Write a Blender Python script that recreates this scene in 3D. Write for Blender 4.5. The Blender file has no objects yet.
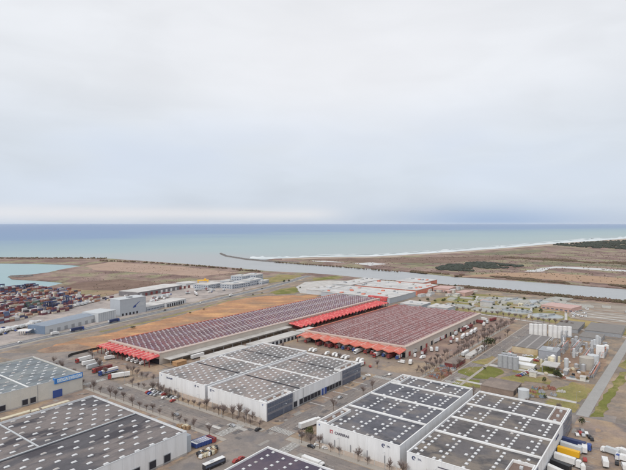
import bpy, math, random
from mathutils import Vector, Matrix, noise as bnoise
from mathutils.geometry import tessellate_polygon
R = random.Random(7)
scn = bpy.context.scene
COL = scn.collection
# ------------------------------------------------------------------ camera
FPX, CAMH, HORIZ = 495.0, 120.0, 223.0
PITCH = math.atan((235 - HORIZ) / FPX)
cam = bpy.data.cameras.new('camera'); cam_o = bpy.data.objects.new('camera', cam); COL.objects.link(cam_o)
cam.sensor_width = 36; cam.lens = FPX / 626 * 36; cam.clip_start = 1; cam.clip_end = 200000
cam_o.location = (0, 0, CAMH); cam_o.rotation_euler = (math.radians(90) - PITCH, 0, 0)
scn.camera = cam_o
scn.render.resolution_x = 1024; scn.render.resolution_y = 769
# ------------------------------------------------------------------ world / light
SUN_EL, SUN_AZ = math.radians(42), math.radians(212)      # azimuth clockwise from +Y
w = bpy.data.worlds.new('World'); scn.world = w; w.use_nodes = True
nt = w.node_tree; nt.nodes.clear()
def N(t, **k):
    n = nt.nodes.new(t)
    for a, b in k.items(): setattr(n, a, b)
    return n
out = N('ShaderNodeOutputWorld'); bg = N('ShaderNodeBackground'); bg.inputs[1].default_value = 0.1
sky = N('ShaderNodeTexSky', sky_type='NISHITA'); sky.sun_disc = False
sky.sun_elevation = SUN_EL; sky.sun_rotation = SUN_AZ
tc = N('ShaderNodeTexCoord'); sep = N('ShaderNodeSeparateXYZ'); nt.links.new(tc.outputs['Generated'], sep.inputs[0])
# cloud deck: colour depends on elevation, broken by soft stretched noise
ramp = N('ShaderNodeValToRGB'); cr = ramp.color_ramp
stops = [(0.0, (.585, .655, .765)), (0.012, (.60, .67, .775)), (0.05, (.63, .69, .785)), (0.14, (.70, .75, .82)), (0.26, (.795, .82, .86)), (0.42, (.82, .835, .865)), (1, (.86, .875, .89))]
cr.elements[0].position = 0; cr.elements[0].color = (*stops[0][1], 1); cr.elements[1].position = 1; cr.elements[1].color = (*stops[-1][1], 1)
for p, c in stops[1:-1]:
    e = cr.elements.new(p); e.color = (*c, 1)
nt.links.new(sep.outputs['Z'], ramp.inputs[0])
def math_n(op, a, b=None, c=None, clamp=False):
    m = N('ShaderNodeMath', operation=op); m.use_clamp = clamp
    for i, x in enumerate((a, b, c)):
        if x is None: continue
        if isinstance(x, (int, float)): m.inputs[i].default_value = x
        else: nt.links.new(x, m.inputs[i])
    return m.outputs[0]
def mapr(x, a, b, c, d):
    m = N('ShaderNodeMapRange', interpolation_type='SMOOTHSTEP'); nt.links.new(x, m.inputs[0])
    for i, q in enumerate((a, b, c, d)): m.inputs[i + 1].default_value = q
    return m.outputs[0]
mp = N('ShaderNodeMapping'); mp.inputs['Scale'].default_value = (1.3, 1.3, 4.5); nt.links.new(tc.outputs['Generated'], mp.inputs[0])
no = N('ShaderNodeTexNoise'); no.inputs['Scale'].default_value = 1.7; no.inputs['Detail'].default_value = 3.5; no.inputs['Roughness'].default_value = .45
nt.links.new(mp.outputs[0], no.inputs[0])
mp2 = N('ShaderNodeMapping'); mp2.inputs['Scale'].default_value = (1.2, 1.2, 12); mp2.inputs['Location'].default_value = (3.1, 1.2, .3); nt.links.new(tc.outputs['Generated'], mp2.inputs[0])
no2 = N('ShaderNodeTexNoise'); no2.inputs['Scale'].default_value = 1.6; no2.inputs['Detail'].default_value = 4; nt.links.new(mp2.outputs[0], no2.inputs[0])
f1 = mapr(no.outputs[0], .3, .7, .935, 1.055)
f2 = mapr(no2.outputs[0], .3, .7, .99, 1.01)
mp3 = N('ShaderNodeMapping'); mp3.inputs['Scale'].default_value = (3.2, 3.2, 9); mp3.inputs['Rotation'].default_value = (.25, .2, .4); nt.links.new(tc.outputs['Generated'], mp3.inputs[0])
no3 = N('ShaderNodeTexNoise'); no3.inputs['Scale'].default_value = 1.9; no3.inputs['Detail'].default_value = 7; no3.inputs['Distortion'].default_value = .6; nt.links.new(mp3.outputs[0], no3.inputs[0])
ff = math_n('MULTIPLY', math_n('MULTIPLY', f1, f2), mapr(no3.outputs[0], .3, .7, .972, 1.022))
mul = N('ShaderNodeVectorMath', operation='SCALE'); nt.links.new(ramp.outputs[0], mul.inputs[0]); nt.links.new(ff, mul.inputs['Scale'])
def vmix(fac, a, bcol):
    m = N('ShaderNodeMix', data_type='RGBA'); nt.links.new(fac, m.inputs[0]); nt.links.new(a, m.inputs[6]); m.inputs[7].default_value = (*bcol, 1)
    return m.outputs[2]
def gauss(x, c, wd):
    d = math_n('DIVIDE', math_n('SUBTRACT', x, c), wd); return math_n('EXPONENT', math_n('MULTIPLY', math_n('MULTIPLY', d, d), -1.0))
# bright clearing along the horizon on the left, blue rain cloud low on the right
bank = math_n('MULTIPLY', gauss(sep.outputs['Z'], .13, .075), mapr(no.outputs[0], .42, .62, 0, 1))
mul0 = vmix(math_n('MULTIPLY', bank, .55, clamp=True), mul.outputs[0], (.60, .67, .80))
glow = math_n('MULTIPLY', gauss(sep.outputs['X'], .05, .35), gauss(sep.outputs['Z'], .30, .14))
mul1 = vmix(math_n('MULTIPLY', glow, .5, clamp=True), mul0, (.87, .86, .875))
wav = math_n('MULTIPLY', math_n('SUBTRACT', no2.outputs[0], .5), .02)
zz = math_n('ADD', sep.outputs['Z'], wav)
left = math_n('MULTIPLY', gauss(zz, .018, .014), mapr(sep.outputs['X'], -.02, .1, 1, 0))
c1 = vmix(math_n('MULTIPLY', left, .62, clamp=True), mul1, (.82, .81, .83))
rightc = math_n('MULTIPLY', gauss(zz, .006, .026), gauss(sep.outputs['X'], .34, .17))
c2 = vmix(math_n('MULTIPLY', rightc, .85, clamp=True), c1, (.33, .45, .66))
sc = N('ShaderNodeVectorMath', operation='SCALE'); nt.links.new(c2, sc.inputs[0]); sc.inputs['Scale'].default_value = 9.9
mixs = N('ShaderNodeMix', data_type='RGBA'); mixs.inputs[0].default_value = .93
nt.links.new(sky.outputs[0], mixs.inputs[6]); nt.links.new(sc.outputs[0], mixs.inputs[7])
nt.links.new(mixs.outputs[2], bg.inputs[0]); nt.links.new(bg.outputs[0], out.inputs[0])
sl = bpy.data.lights.new('sun', 'SUN'); sl.energy = 1.5; sl.angle = math.radians(14); sl.color = (1, .96, .9)
so = bpy.data.objects.new('sun', sl); COL.objects.link(so)
sd = Vector((math.sin(SUN_AZ) * math.cos(SUN_EL), math.cos(SUN_AZ) * math.cos(SUN_EL), math.sin(SUN_EL)))
so.rotation_euler = sd.to_track_quat('Z', 'Y').to_euler(); so.location = (0, -50, 300)
vs = scn.view_settings; vs.view_transform = 'Standard'; vs.look = 'None'; vs.gamma = 1; vs.exposure = 0.1; vs.use_curve_mapping = False
scn.render.engine = 'CYCLES'
scn.cycles.volume_bounces = 1; scn.cycles.max_bounces = 5; scn.cycles.volume_max_steps = 64
# ------------------------------------------------------------------ frames
AZ = math.radians(36.6); UX = (math.sin(AZ), math.cos(AZ)); VX = (-math.cos(AZ), math.sin(AZ)); ROT = math.radians(90 - 36.6)
def G(px, py, z=0.0):
    "ground point seen at a point of the photograph"
    dx = (px - 313) / FPX; dz = -(py - 235) / FPX
    y = math.cos(PITCH) + dz * math.sin(PITCH); zz = -math.sin(PITCH) + dz * math.cos(PITCH)
    t = (z - CAMH) / zz
    return (dx * t, y * t)
def UV(px, py, z=0.0):
    x, y = G(px, py, z); return (x * UX[0] + y * UX[1], x * VX[0] + y * VX[1])
def W(u, v, z=0.0): return (u * UX[0] + v * VX[0], u * UX[1] + v * VX[1], z)
# ------------------------------------------------------------------ materials
MATS = {}
def mat(name, col, rough=.8, var=.12, scale=.2, spec=.3, metal=0, col2=None, f2=.5, scale2=.02, bump=0, bscale=1.0, stretch=(1, 1, 1), sharp=.12, third=None):
    """principled with multi scale noise; col2 mixes in as patches of a different colour"""
    if name in MATS: return MATS[name]
    m = bpy.data.materials.new(name); m.use_nodes = True; t = m.node_tree; b = t.nodes['Principled BSDF']
    b.inputs['Roughness'].default_value = rough; b.inputs['Specular IOR Level'].default_value = spec; b.inputs['Metallic'].default_value = metal
    L = t.links.new
    c = t.nodes.new('ShaderNodeTexCoord'); mpn = t.nodes.new('ShaderNodeMapping'); mpn.inputs['Scale'].default_value = stretch; L(c.outputs['Object'], mpn.inputs[0])
    n1 = t.nodes.new('ShaderNodeTexNoise'); n1.inputs['Scale'].default_value = scale; n1.inputs['Detail'].default_value = 8; n1.inputs['Roughness'].default_value = .65; L(mpn.outputs[0], n1.inputs[0])
    base = t.nodes.new('ShaderNodeRGB'); base.outputs[0].default_value = (*col, 1); cur = base.outputs[0]
    def patch(cur, colx, fx, sx, loc):
        mq = t.nodes.new('ShaderNodeMapping'); mq.inputs['Location'].default_value = (loc, loc * 1.7, 0); mq.inputs['Scale'].default_value = stretch; L(c.outputs['Object'], mq.inputs[0])
        n2 = t.nodes.new('ShaderNodeTexNoise'); n2.inputs['Scale'].default_value = sx; n2.inputs['Detail'].default_value = 7; n2.inputs['Roughness'].default_value = .6; L(mq.outputs[0], n2.inputs[0])
        r = t.nodes.new('ShaderNodeMapRange'); r.inputs[1].default_value = 1 - fx - sharp; r.inputs[2].default_value = 1 - fx + sharp; L(n2.outputs[0], r.inputs[0])
        mx = t.nodes.new('ShaderNodeMix'); mx.data_type = 'RGBA'; L(r.outputs[0], mx.inputs[0]); L(cur, mx.inputs[6]); mx.inputs[7].default_value = (*colx, 1)
        return mx.outputs[2]
    if col2: cur = patch(cur, col2, f2, scale2, 13.)
    if third: cur = patch(cur, third[0], third[1], third[2], 71.)
    r = t.nodes.new('ShaderNodeMapRange'); r.inputs[1].default_value = .25; r.inputs[2].default_value = .75; r.inputs[3].default_value = 1 - var; r.inputs[4].default_value = 1 + var; L(n1.outputs[0], r.inputs[0])
    ng = t.nodes.new('ShaderNodeTexNoise'); ng.inputs['Scale'].default_value = scale * 7; ng.inputs['Detail'].default_value = 4; ng.inputs['Roughness'].default_value = .7; L(mpn.outputs[0], ng.inputs[0])
    rg = t.nodes.new('ShaderNodeMapRange'); rg.inputs[1].default_value = .3; rg.inputs[2].default_value = .7; rg.inputs[3].default_value = 1 - var * .8; rg.inputs[4].default_value = 1 + var * .8; L(ng.outputs[0], rg.inputs[0])
    mg = t.nodes.new('ShaderNodeMath'); mg.operation = 'MULTIPLY'; L(r.outputs[0], mg.inputs[0]); L(rg.outputs[0], mg.inputs[1])
    s = t.nodes.new('ShaderNodeVectorMath'); s.operation = 'SCALE'; L(cur, s.inputs[0]); L(mg.outputs[0], s.inputs['Scale'])
    L(s.outputs[0], b.inputs['Base Color'])
    if bump:
        n3 = t.nodes.new('ShaderNodeTexNoise'); n3.inputs['Scale'].default_value = bscale; n3.inputs['Detail'].default_value = 5; L(mpn.outputs[0], n3.inputs[0])
        bp = t.nodes.new('ShaderNodeBump'); bp.inputs['Strength'].default_value = bump; bp.inputs['Distance'].default_value = .6 / bscale if bscale < 1 else .3; L(n3.outputs[0], bp.inputs['Height']); L(bp.outputs[0], b.inputs['Normal'])
    MATS[name] = m; return m
def banded(name, col, colb, period, duty, axis, var=.12, scale=.15, rough=.8, col2=None, f2=.5, scale2=.03):
    "material with parallel bands (sheet joints, field rows) in object space"
    m = mat(name, col, rough, var, scale, col2=col2, f2=f2, scale2=scale2)
    t = m.node_tree; L = t.links.new; b = t.nodes['Principled BSDF']
    src = b.inputs['Base Color'].links[0].from_socket
    c = t.nodes.new('ShaderNodeTexCoord'); sp = t.nodes.new('ShaderNodeSeparateXYZ'); L(c.outputs['Object'], sp.inputs[0])
    d = t.nodes.new('ShaderNodeMath'); d.operation = 'DIVIDE'; L(sp.outputs[axis], d.inputs[0]); d.inputs[1].default_value = period
    f = t.nodes.new('ShaderNodeMath'); f.operation = 'FRACT'; L(d.outputs[0], f.inputs[0])
    l = t.nodes.new('ShaderNodeMath'); l.operation = 'LESS_THAN'; L(f.outputs[0], l.inputs[0]); l.inputs[1].default_value = duty
    mx = t.nodes.new('ShaderNodeMix'); mx.data_type = 'RGBA'; L(l.outputs[0], mx.inputs[0]); L(src, mx.inputs[6]); mx.inputs[7].default_value = (*colb, 1)
    L(mx.outputs[2], b.inputs['Base Color']); return m
white = mat('white_panel', (.79, .80, .82), .5, .045, .35, col2=(.68, .68, .69), f2=.44, scale2=.22, stretch=(1, 1, .1), sharp=.16, third=((.70, .69, .68), .40, .05))
white2 = mat('white_paint', (.76, .76, .76), .45, .06, .3, col2=(.66, .65, .64), f2=.42, scale2=.15)
beige = mat('beige_wall', (.50, .42, .36), .8, .1, .2)
pale = mat('pale_concrete', (.52, .50, .48), .8, .1, .2, col2=(.40, .38, .36), f2=.45, scale2=.08)
ivory = mat('ivory_panel', (.60, .58, .53), .7, .08, .2)
greypan = mat('grey_panel', (.43, .46, .50), .5, .06, .2)
lgrey = mat('light_grey_panel', (.52, .54, .56), .6, .06, .2)
glass = mat('office_glass', (.10, .12, .17), .12, .2, .4, spec=.6)
dark = mat('dark_opening', (.035, .035, .045), .8, .2, .4)
black = mat('black_rubber', (.02, .02, .02), .8, .1, 1)
red = mat('red_steel', (.60, .115, .095), .6, .12, .3, col2=(.68, .22, .18), f2=.45, scale2=.15)
redo = mat('orange_red_sheet', (.62, .19, .13), .6, .12, .3, col2=(.60, .27, .20), f2=.45, scale2=.15)
steel = mat('galvanised_steel', (.36, .37, .39), .45, .1, .4, metal=.3)
bluep = mat('blue_paint', (.05, .09, .29), .45, .08, .4)
signblue = mat('sign_blue', (.05, .19, .50), .4, .03, .3)
yellowp = mat('yellow_paint', (.75, .42, .03), .45, .06, .5)
redp = mat('red_paint', (.34, .06, .055), .45, .08, .4)
maroonp = mat('maroon_paint', (.20, .05, .05), .55, .12, .4)
navy = mat('navy_paint', (.035, .05, .13), .5, .1, .4)
orangep = mat('orange_paint', (.55, .20, .07), .5, .1, .4)
greenp = mat('green_paint', (.08, .20, .11), .5, .1, .4)
creamp = mat('cream_paint', (.62, .56, .42), .5, .08, .4)
greyp = mat('grey_paint', (.30, .31, .33), .5, .08, .4)
silver = mat('silver_paint', (.50, .51, .53), .35, .05, .4, metal=.4)
blackp = mat('black_paint', (.03, .03, .035), .35, .1, .4)
skyl = mat('skylight_acrylic', (.66, .66, .67), .35, .1, .8)
skyd = mat('dusty_skylight', (.47, .44, .42), .5, .1, .8)
bark = mat('bark', (.14, .105, .085), .95, .2, 2)
twig = mat('twig', (.24, .19, .175), .95, .2, 2)
leaf = mat('leaf_dark', (.045, .062, .03), .9, .35, .6)
leaf2 = mat('leaf_olive', (.10, .11, .045), .9, .35, .6)
scrub = mat('river_scrub', (.155, .10, .075), .95, .35, .1, col2=(.10, .085, .05), f2=.5, scale2=.03)
wood_dk = mat('dark_wood_mass', (.052, .06, .05), .95, .3, .05)
roofB = mat('roof_gravel_b', (.105, .10, .11), .9, .2, .4, col2=(.20, .175, .17), f2=.5, scale2=.035, stretch=(.35, 1, 1), sharp=.04, third=((.07, .065, .075), .42, .09))
roofA = mat('roof_grey_a', (.19, .215, .235), .85, .15, .4, col2=(.25, .265, .27), f2=.48, scale2=.06, sharp=.05, third=((.15, .165, .18), .42, .1), stretch=(.5, 1, 1))
roofC = mat('roof_brown_c', (.19, .18, .18), .9, .16, .5, col2=(.31, .265, .25), f2=.5, scale2=.05, stretch=(.5, 1, 1), sharp=.07)
roofD = mat('roof_grey_d', (.12, .12, .14), .85, .16, .4, col2=(.18, .165, .165), f2=.48, scale2=.06, sharp=.05, third=((.085, .085, .10), .42, .13), stretch=(1, .6, 1))
roofD2 = mat('roof_grey_d2', (.135, .125, .13), .85, .16, .4, col2=(.21, .18, .155), f2=.5, scale2=.05, sharp=.06, third=((.09, .085, .09), .42, .13), stretch=(1, .6, 1))
roofE = mat('roof_violet_e', (.085, .07, .10), .85, .15, .4, col2=(.115, .09, .115), f2=.48, scale2=.07, sharp=.06)
roofH1 = mat('roof_plum', (.18, .125, .135), .85, .22, .3, col2=(.22, .10, .11), f2=.5, scale2=.018, third=((.13, .08, .10), .42, .07))
roofH2 = mat('roof_maroon', (.25, .105, .105), .85, .22, .3, col2=(.20, .115, .115), f2=.5, scale2=.02, third=((.15, .075, .08), .42, .07))
soilroof = mat('terrace_floor', (.20, .145, .125), .9, .12, .5)
# ------------------------------------------------------------------ mesh builder
class MB:
    def __init__(s): s.v = []; s.f = []; s.m = []
    def add(s, vs_, fs, mi=0):
        o = len(s.v); s.v += [tuple(p) for p in vs_]; s.f += [tuple(i + o for i in f) for f in fs]; s.m += [mi] * len(fs)
    def box(s, x0, x1, y0, y1, z0, z1, mi=0, top=None):
        s.add([(x0, y0, z0), (x1, y0, z0), (x1, y1, z0), (x0, y1, z0), (x0, y0, z1), (x1, y0, z1), (x1, y1, z1), (x0, y1, z1)],
              [(0, 3, 2, 1), (4, 5, 6, 7), (0, 1, 5, 4), (1, 2, 6, 5), (2, 3, 7, 6), (3, 0, 4, 7)], mi)
        if top is not None: s.m[-5] = top
        return s
    def taper(s, x0, x1, y0, y1, z0, z1, k, mi=0):
        dx, dy = (x1 - x0) * k, (y1 - y0) * k
        s.add([(x0, y0, z0), (x1, y0, z0), (x1, y1, z0), (x0, y1, z0), (x0 + dx, y0 + dy, z1), (x1 - dx, y0 + dy, z1), (x1 - dx, y1 - dy, z1), (x0 + dx, y1 - dy, z1)],
              [(0, 3, 2, 1), (4, 5, 6, 7), (0, 1, 5, 4), (1, 2, 6, 5), (2, 3, 7, 6), (3, 0, 4, 7)], mi); return s
    def cyl(s, cx, cy, r, z0, z1, n=16, r2=None, mi=0, cap=None):
        r2 = r if r2 is None else r2
        vs_ = [(cx + r * math.cos(2 * math.pi * i / n), cy + r * math.sin(2 * math.pi * i / n), z0) for i in range(n)] + \
              [(cx + r2 * math.cos(2 * math.pi * i / n), cy + r2 * math.sin(2 * math.pi * i / n), z1) for i in range(n)]
        s.add(vs_, [(i, (i + 1) % n, n + (i + 1) % n, n + i) for i in range(n)], mi)
        o = len(s.v) - 2 * n
        s.f.append(tuple(o + n + i for i in range(n))); s.m.append(mi if cap is None else cap)
        s.f.append(tuple(o + n - 1 - i for i in range(n))); s.m.append(mi); return s
    def tube(s, p, q, r, r2=None, n=5, mi=0):
        p, q = Vector(p), Vector(q); d = (q - p)
        if d.length < 1e-6: return s
        d.normalize(); a = d.orthogonal().normalized(); b = d.cross(a); r2 = r if r2 is None else r2
        vs_ = [p + (a * math.cos(2 * math.pi * i / n) + b * math.sin(2 * math.pi * i / n)) * r for i in range(n)] + \
              [q + (a * math.cos(2 * math.pi * i / n) + b * math.sin(2 * math.pi * i / n)) * r2 for i in range(n)]
        s.add(vs_, [(i, (i + 1) % n, n + (i + 1) % n, n + i) for i in range(n)] + [tuple(range(n, 2 * n)), tuple(range(n - 1, -1, -1))], mi); return s
    def prism(s, pts, z0, z1, mi=0, top=None):
        n = len(pts)
        s.add([(x, y, z0) for x, y in pts] + [(x, y, z1) for x, y in pts], [(i, (i + 1) % n, n + (i + 1) % n, n + i) for i in range(n)], mi)
        o = len(s.v) - 2 * n
        for tri in tessellate_polygon([[Vector((x, y, 0)) for x, y in pts]]):
            s.f.append(tuple(o + n + i for i in tri)); s.m.append(mi if top is None else top)
        return s
    def extr(s, prof, y0, y1, mi=0):
        "profile in xz extruded along y"
        n = len(prof)
        s.add([(x, y0, z) for x, z in prof] + [(x, y1, z) for x, z in prof], [(i, (i + 1) % n, n + (i + 1) % n, n + i) for i in range(n)], mi)
        o = len(s.v) - 2 * n
        for tri in tessellate_polygon([[Vector((x, z, 0)) for x, z in prof]]):
            s.f.append(tuple(o + i for i in tri)); s.m.append(mi); s.f.append(tuple(o + n + i for i in tri)); s.m.append(mi)
        return s
    def mesh(s, name, mats):
        me = bpy.data.meshes.new(name); me.from_pydata(s.v, [], s.f)
        for m in (mats if isinstance(mats, (list, tuple)) else [mats]): me.materials.append(m)
        if any(s.m): me.polygons.foreach_set('material_index', s.m)
        me.validate(); me.update(); return me
    def build(s, name, mats, parent=None, loc=(0, 0, 0), rot=0):
        o = bpy.data.objects.new(name, s.mesh(name, mats)); COL.objects.link(o); o.location = loc; o.rotation_euler = (0, 0, rot)
        if parent: o.parent = parent
        return o
def tag(o, label, cat, group=None, kind=None):
    if label: o['label'] = label
    if cat: o['category'] = cat
    if group: o['group'] = group
    if kind: o['kind'] = kind
    return o
def thing(name, label, cat, loc, rot=ROT, group=None):
    e = bpy.data.objects.new(name, None); COL.objects.link(e); e.location = loc; e.rotation_euler = (0, 0, rot); e.empty_display_size = 1
    return tag(e, label, cat, group)
def kids(o): return [c for c in KID.get(o.name, [])]
KID = {}
def freeze(o):
    "remember the children of a prototype once, so copying is fast"
    KID[o.name] = [c for c in o.children]
    for c in o.children: KID[c.name] = [d for d in c.children]
def copy_thing(p, loc, rot, label=None, group=None, scale=None):
    r = p.copy(); COL.objects.link(r); r.location = loc; r.rotation_euler = (0, 0, rot)
    if label: r['label'] = label
    if group: r['group'] = group
    if scale: r.scale = scale
    for c in KID.get(p.name, []):
        k = c.copy(); COL.objects.link(k); k.parent = r
        for d in KID.get(c.name, []):
            g = d.copy(); COL.objects.link(g); g.parent = k
    return r
class Proto:
    "first use places the prototype itself, later uses copy it"
    def __init__(s, fn): s.fn = fn; s.o = None
    def put(s, loc, rot, label, group=None, scale=None):
        if s.o is None:
            s.o = s.fn(); freeze(s.o); s.o.location = loc; s.o.rotation_euler = (0, 0, rot); s.o['label'] = label
            if group: s.o['group'] = group
            if scale: s.o.scale = scale
            return s.o
        g = group
        r = copy_thing(s.o, loc, rot, label, g, scale)
        if not scale: r.scale = (1, 1, 1)
        if not group and 'group' in r: del r['group']
        return r
ZK = [0]
def nextz(z):
    "flush sheets stack in the order they are laid"
    if z < 0: return z
    ZK[0] += 1; return .004 + ZK[0] * .0014
SOFT = {'soil_field', 'lawn', 'marsh', 'yard', 'lagoon', 'field', 'port_yard', 'bare_patch'}
def roughen(P, seed, amp, step):
    rr = random.Random(seed); o = []
    for i in range(len(P)):
        a, b = Vector(P[i]), Vector(P[(i + 1) % len(P)]); L = (b - a).length; n = max(1, min(40, int(L / step))); d = (b - a) / max(L, 1e-6)
        off = 0
        for k in range(n):
            p = a + (b - a) * k / n
            if k: off = off * .6 + rr.gauss(0, amp); p = p + Vector((-d.y, d.x)) * off
            o.append((p.x, p.y))
    return o
def sheet(name, m, pts, z=0.0, px=True, kind='structure', label=None, amp=None):
    P = [G(a, b) for a, b in pts] if px else [W(a, b)[:2] for a, b in pts]
    z = nextz(z)
    if name in SOFT:
        dist = sum(math.hypot(*p) for p in P) / len(P); k = dist / 500
        a_ = amp if amp is not None else (.5 if not px else 1.3)
        P = roughen(P, len(P) * 7 + int(P[0][0]), a_ * k, 6 * k)
    tris = tessellate_polygon([[Vector((x, y, 0)) for x, y in P]])
    me = bpy.data.meshes.new(name); me.from_pydata([(x, y, z) for x, y in P], [], [tuple(t) for t in tris]); me.materials.append(m); me.update()
    o = bpy.data.objects.new(name, me); COL.objects.link(o)
    tag(o, label, None, kind=kind); return o
def strip(name, m, pts, wdt, z, px=True, kind='structure', label=None):
    P = [Vector(G(a, b)) for a, b in pts] if px else [Vector(W(a, b)[:2]) for a, b in pts]
    z = nextz(z); mb = MB(); vs_ = []
    for i, p in enumerate(P):
        d = (P[min(i + 1, len(P) - 1)] - P[max(i - 1, 0)]).normalized(); n = Vector((-d.y, d.x))
        vs_ += [(p.x + n.x * wdt / 2, p.y + n.y * wdt / 2, z), (p.x - n.x * wdt / 2, p.y - n.y * wdt / 2, z)]
    mb.add(vs_, [(2 * i, 2 * i + 1, 2 * i + 3, 2 * i + 2) for i in range(len(P) - 1)])
    o = mb.build(name, m); return tag(o, label, None, kind=kind)
# ------------------------------------------------------------------ sea, land, river
def water_mat(name, near, far, y0, y1, rough, spec, mid=None, plume=None):
    m = bpy.data.materials.new(name); m.use_nodes = True; t = m.node_tree; b = t.nodes['Principled BSDF']; L = t.links.new
    c = t.nodes.new('ShaderNodeTexCoord'); sp = t.nodes.new('ShaderNodeSeparateXYZ'); L(c.outputs['Object'], sp.inputs[0])
    n = t.nodes.new('ShaderNodeTexNoise'); n.inputs['Scale'].default_value = .0009; n.inputs['Detail'].default_value = 6; L(c.outputs['Object'], n.inputs[0])
    q = t.nodes.new('ShaderNodeMath'); q.operation = 'LOGARITHM'; L(sp.outputs['Y'], q.inputs[0]); q.inputs[1].default_value = 10
    # sea gets clearer with distance from the river mouth, and earlier towards the left
    xs = t.nodes.new('ShaderNodeMath'); xs.operation = 'MULTIPLY_ADD'; L(n.outputs[0], xs.inputs[0]); xs.inputs[1].default_value = .35; L(q.outputs[0], xs.inputs[2])
    xr = t.nodes.new('ShaderNodeMath'); xr.operation = 'DIVIDE'; L(sp.outputs['X'], xr.inputs[0]); L(sp.outputs['Y'], xr.inputs[1])
    xm = t.nodes.new('ShaderNodeMath'); xm.operation = 'MULTIPLY_ADD'; L(xr.outputs[0], xm.inputs[0]); xm.inputs[1].default_value = -.42; L(xs.outputs[0], xm.inputs[2])
    r = t.nodes.new('ShaderNodeMapRange'); L(xm.outputs[0], r.inputs[0]); r.inputs[1].default_value = y0; r.inputs[2].default_value = y1
    cr_ = t.nodes.new('ShaderNodeValToRGB'); L(r.outputs[0], cr_.inputs[0])
    cr_.color_ramp.elements[0].color = (*near, 1); cr_.color_ramp.elements[1].color = (*far, 1)
    for p_, c_ in (mid or []): e = cr_.color_ramp.elements.new(p_); e.color = (*c_, 1)
    if plume:      # silty water fanning out of the river mouth
        def mr(x, a, b_, c_, d_):
            m_ = t.nodes.new('ShaderNodeMapRange'); m_.interpolation_type = 'SMOOTHSTEP'; L(x, m_.inputs[0])
            for i, q_ in enumerate((a, b_, c_, d_)): m_.inputs[i + 1].default_value = q_
            return m_.outputs[0]
        def mm(op, a, b_):
            m_ = t.nodes.new('ShaderNodeMath'); m_.operation = op
            for i, q_ in enumerate((a, b_)):
                if isinstance(q_, float): m_.inputs[i].default_value = q_
                else: L(q_, m_.inputs[i])
            return m_.outputs[0]
        pf = mm('MULTIPLY', mm('MULTIPLY', mr(xr.outputs[0], -.62, -.30, 0, 1), mr(xr.outputs[0], -.16, .10, 1, 0)), mr(xs.outputs[0], 3.52, 3.36, 0, 1))
        mx = t.nodes.new('ShaderNodeMix'); mx.data_type = 'RGBA'; L(pf, mx.inputs[0]); L(cr_.outputs[0], mx.inputs[6]); mx.inputs[7].default_value = (.36, .375, .39, 1); L(mx.outputs[2], b.inputs['Base Color'])
    else: L(cr_.outputs[0], b.inputs['Base Color'])
    b.inputs['Roughness'].default_value = rough; b.inputs['Specular IOR Level'].default_value = spec
    n3 = t.nodes.new('ShaderNodeTexNoise'); n3.inputs['Scale'].default_value = .12; n3.inputs['Detail'].default_value = 6; L(c.outputs['Object'], n3.inputs[0])
    bp = t.nodes.new('ShaderNodeBump'); bp.inputs['Strength'].default_value = .5; bp.inputs['Distance'].default_value = 1.2; L(n3.outputs[0], bp.inputs['Height']); L(bp.outputs[0], b.inputs['Normal'])
    return m
seam = water_mat('sea_water', (.36, .40, .405), (.125, .215, .385), 3.35, 4.5, .45, .25, mid=[(.25, (.295, .39, .41)), (.45, (.22, .33, .40)), (.60, (.135, .235, .40))], plume=True)
rivm = mat('river_water', (.36, .375, .39), .45, .06, .01, spec=.4, bump=.25, bscale=.3)
basm = mat('basin_water', (.22, .36, .385), .3, .05, .01, spec=.4, bump=.25, bscale=.3)
mb = MB(); S_ = 62000; mb.add([(-S_, -300, -1.5), (S_, -300, -1.5), (S_, S_, -1.5), (-S_, S_, -1.5)], [(0, 1, 2, 3)])
tag(mb.build('sea', seam), None, None, kind='structure')
delta = mat('delta_soil', (.275, .195, .165), .95, .38, .03, col2=(.18, .115, .10), f2=.5, scale2=.008, third=((.26, .235, .145), .45, .012), stretch=(1.2, .8, 1), sharp=.06)
paved = mat('dusty_ground', (.26, .205, .165), .95, .2, .06, col2=(.195, .17, .15), f2=.5, scale2=.018, third=((.35, .265, .19), .45, .035), sharp=.06)
asphalt = mat('worn_asphalt', (.22, .195, .182), .9, .13, .15, col2=(.275, .235, .21), f2=.5, scale2=.035, sharp=.07, third=((.185, .17, .17), .42, .09))
asph2 = mat('grey_asphalt', (.18, .18, .195), .9, .12, .12)
yard = mat('yard_concrete', (.28, .215, .18), .92, .16, .1, col2=(.36, .265, .185), f2=.48, scale2=.03, third=((.19, .16, .15), .44, .06), sharp=.05)
orange = mat('orange_soil', (.42, .225, .125), .95, .25, .06, col2=(.31, .195, .125), f2=.47, scale2=.018, third=((.55, .31, .15), .43, .035), stretch=(.7, 1.2, 1), sharp=.07)
brown = mat('brown_earth', (.24, .165, .125), .95, .25, .08, col2=(.34, .235, .165), f2=.5, scale2=.04, sharp=.06)
grass = mat('winter_grass', (.15, .155, .036), .95, .28, .12, col2=(.27, .225, .095), f2=.47, scale2=.04, sharp=.06)
grass2 = mat('dry_grass', (.27, .225, .09), .95, .26, .1, col2=(.21, .195, .07), f2=.5, scale2=.03, sharp=.06, third=((.30, .215, .13), .44, .05))
sand = mat('beach_sand', (.42, .34, .28), .95, .1, .02)
north = [(-260, 255.0), (0, 257.2), (80, 257.8), (110, 258.6), (145, 261), (188, 264), (239.5, 268.3), (272.8, 271.4), (310, 273), (338, 275.2), (377, 279.4), (410, 281), (460, 285.8),
         (506, 290.2), (562, 295.4), (626, 301.6), (760, 315)]
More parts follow.
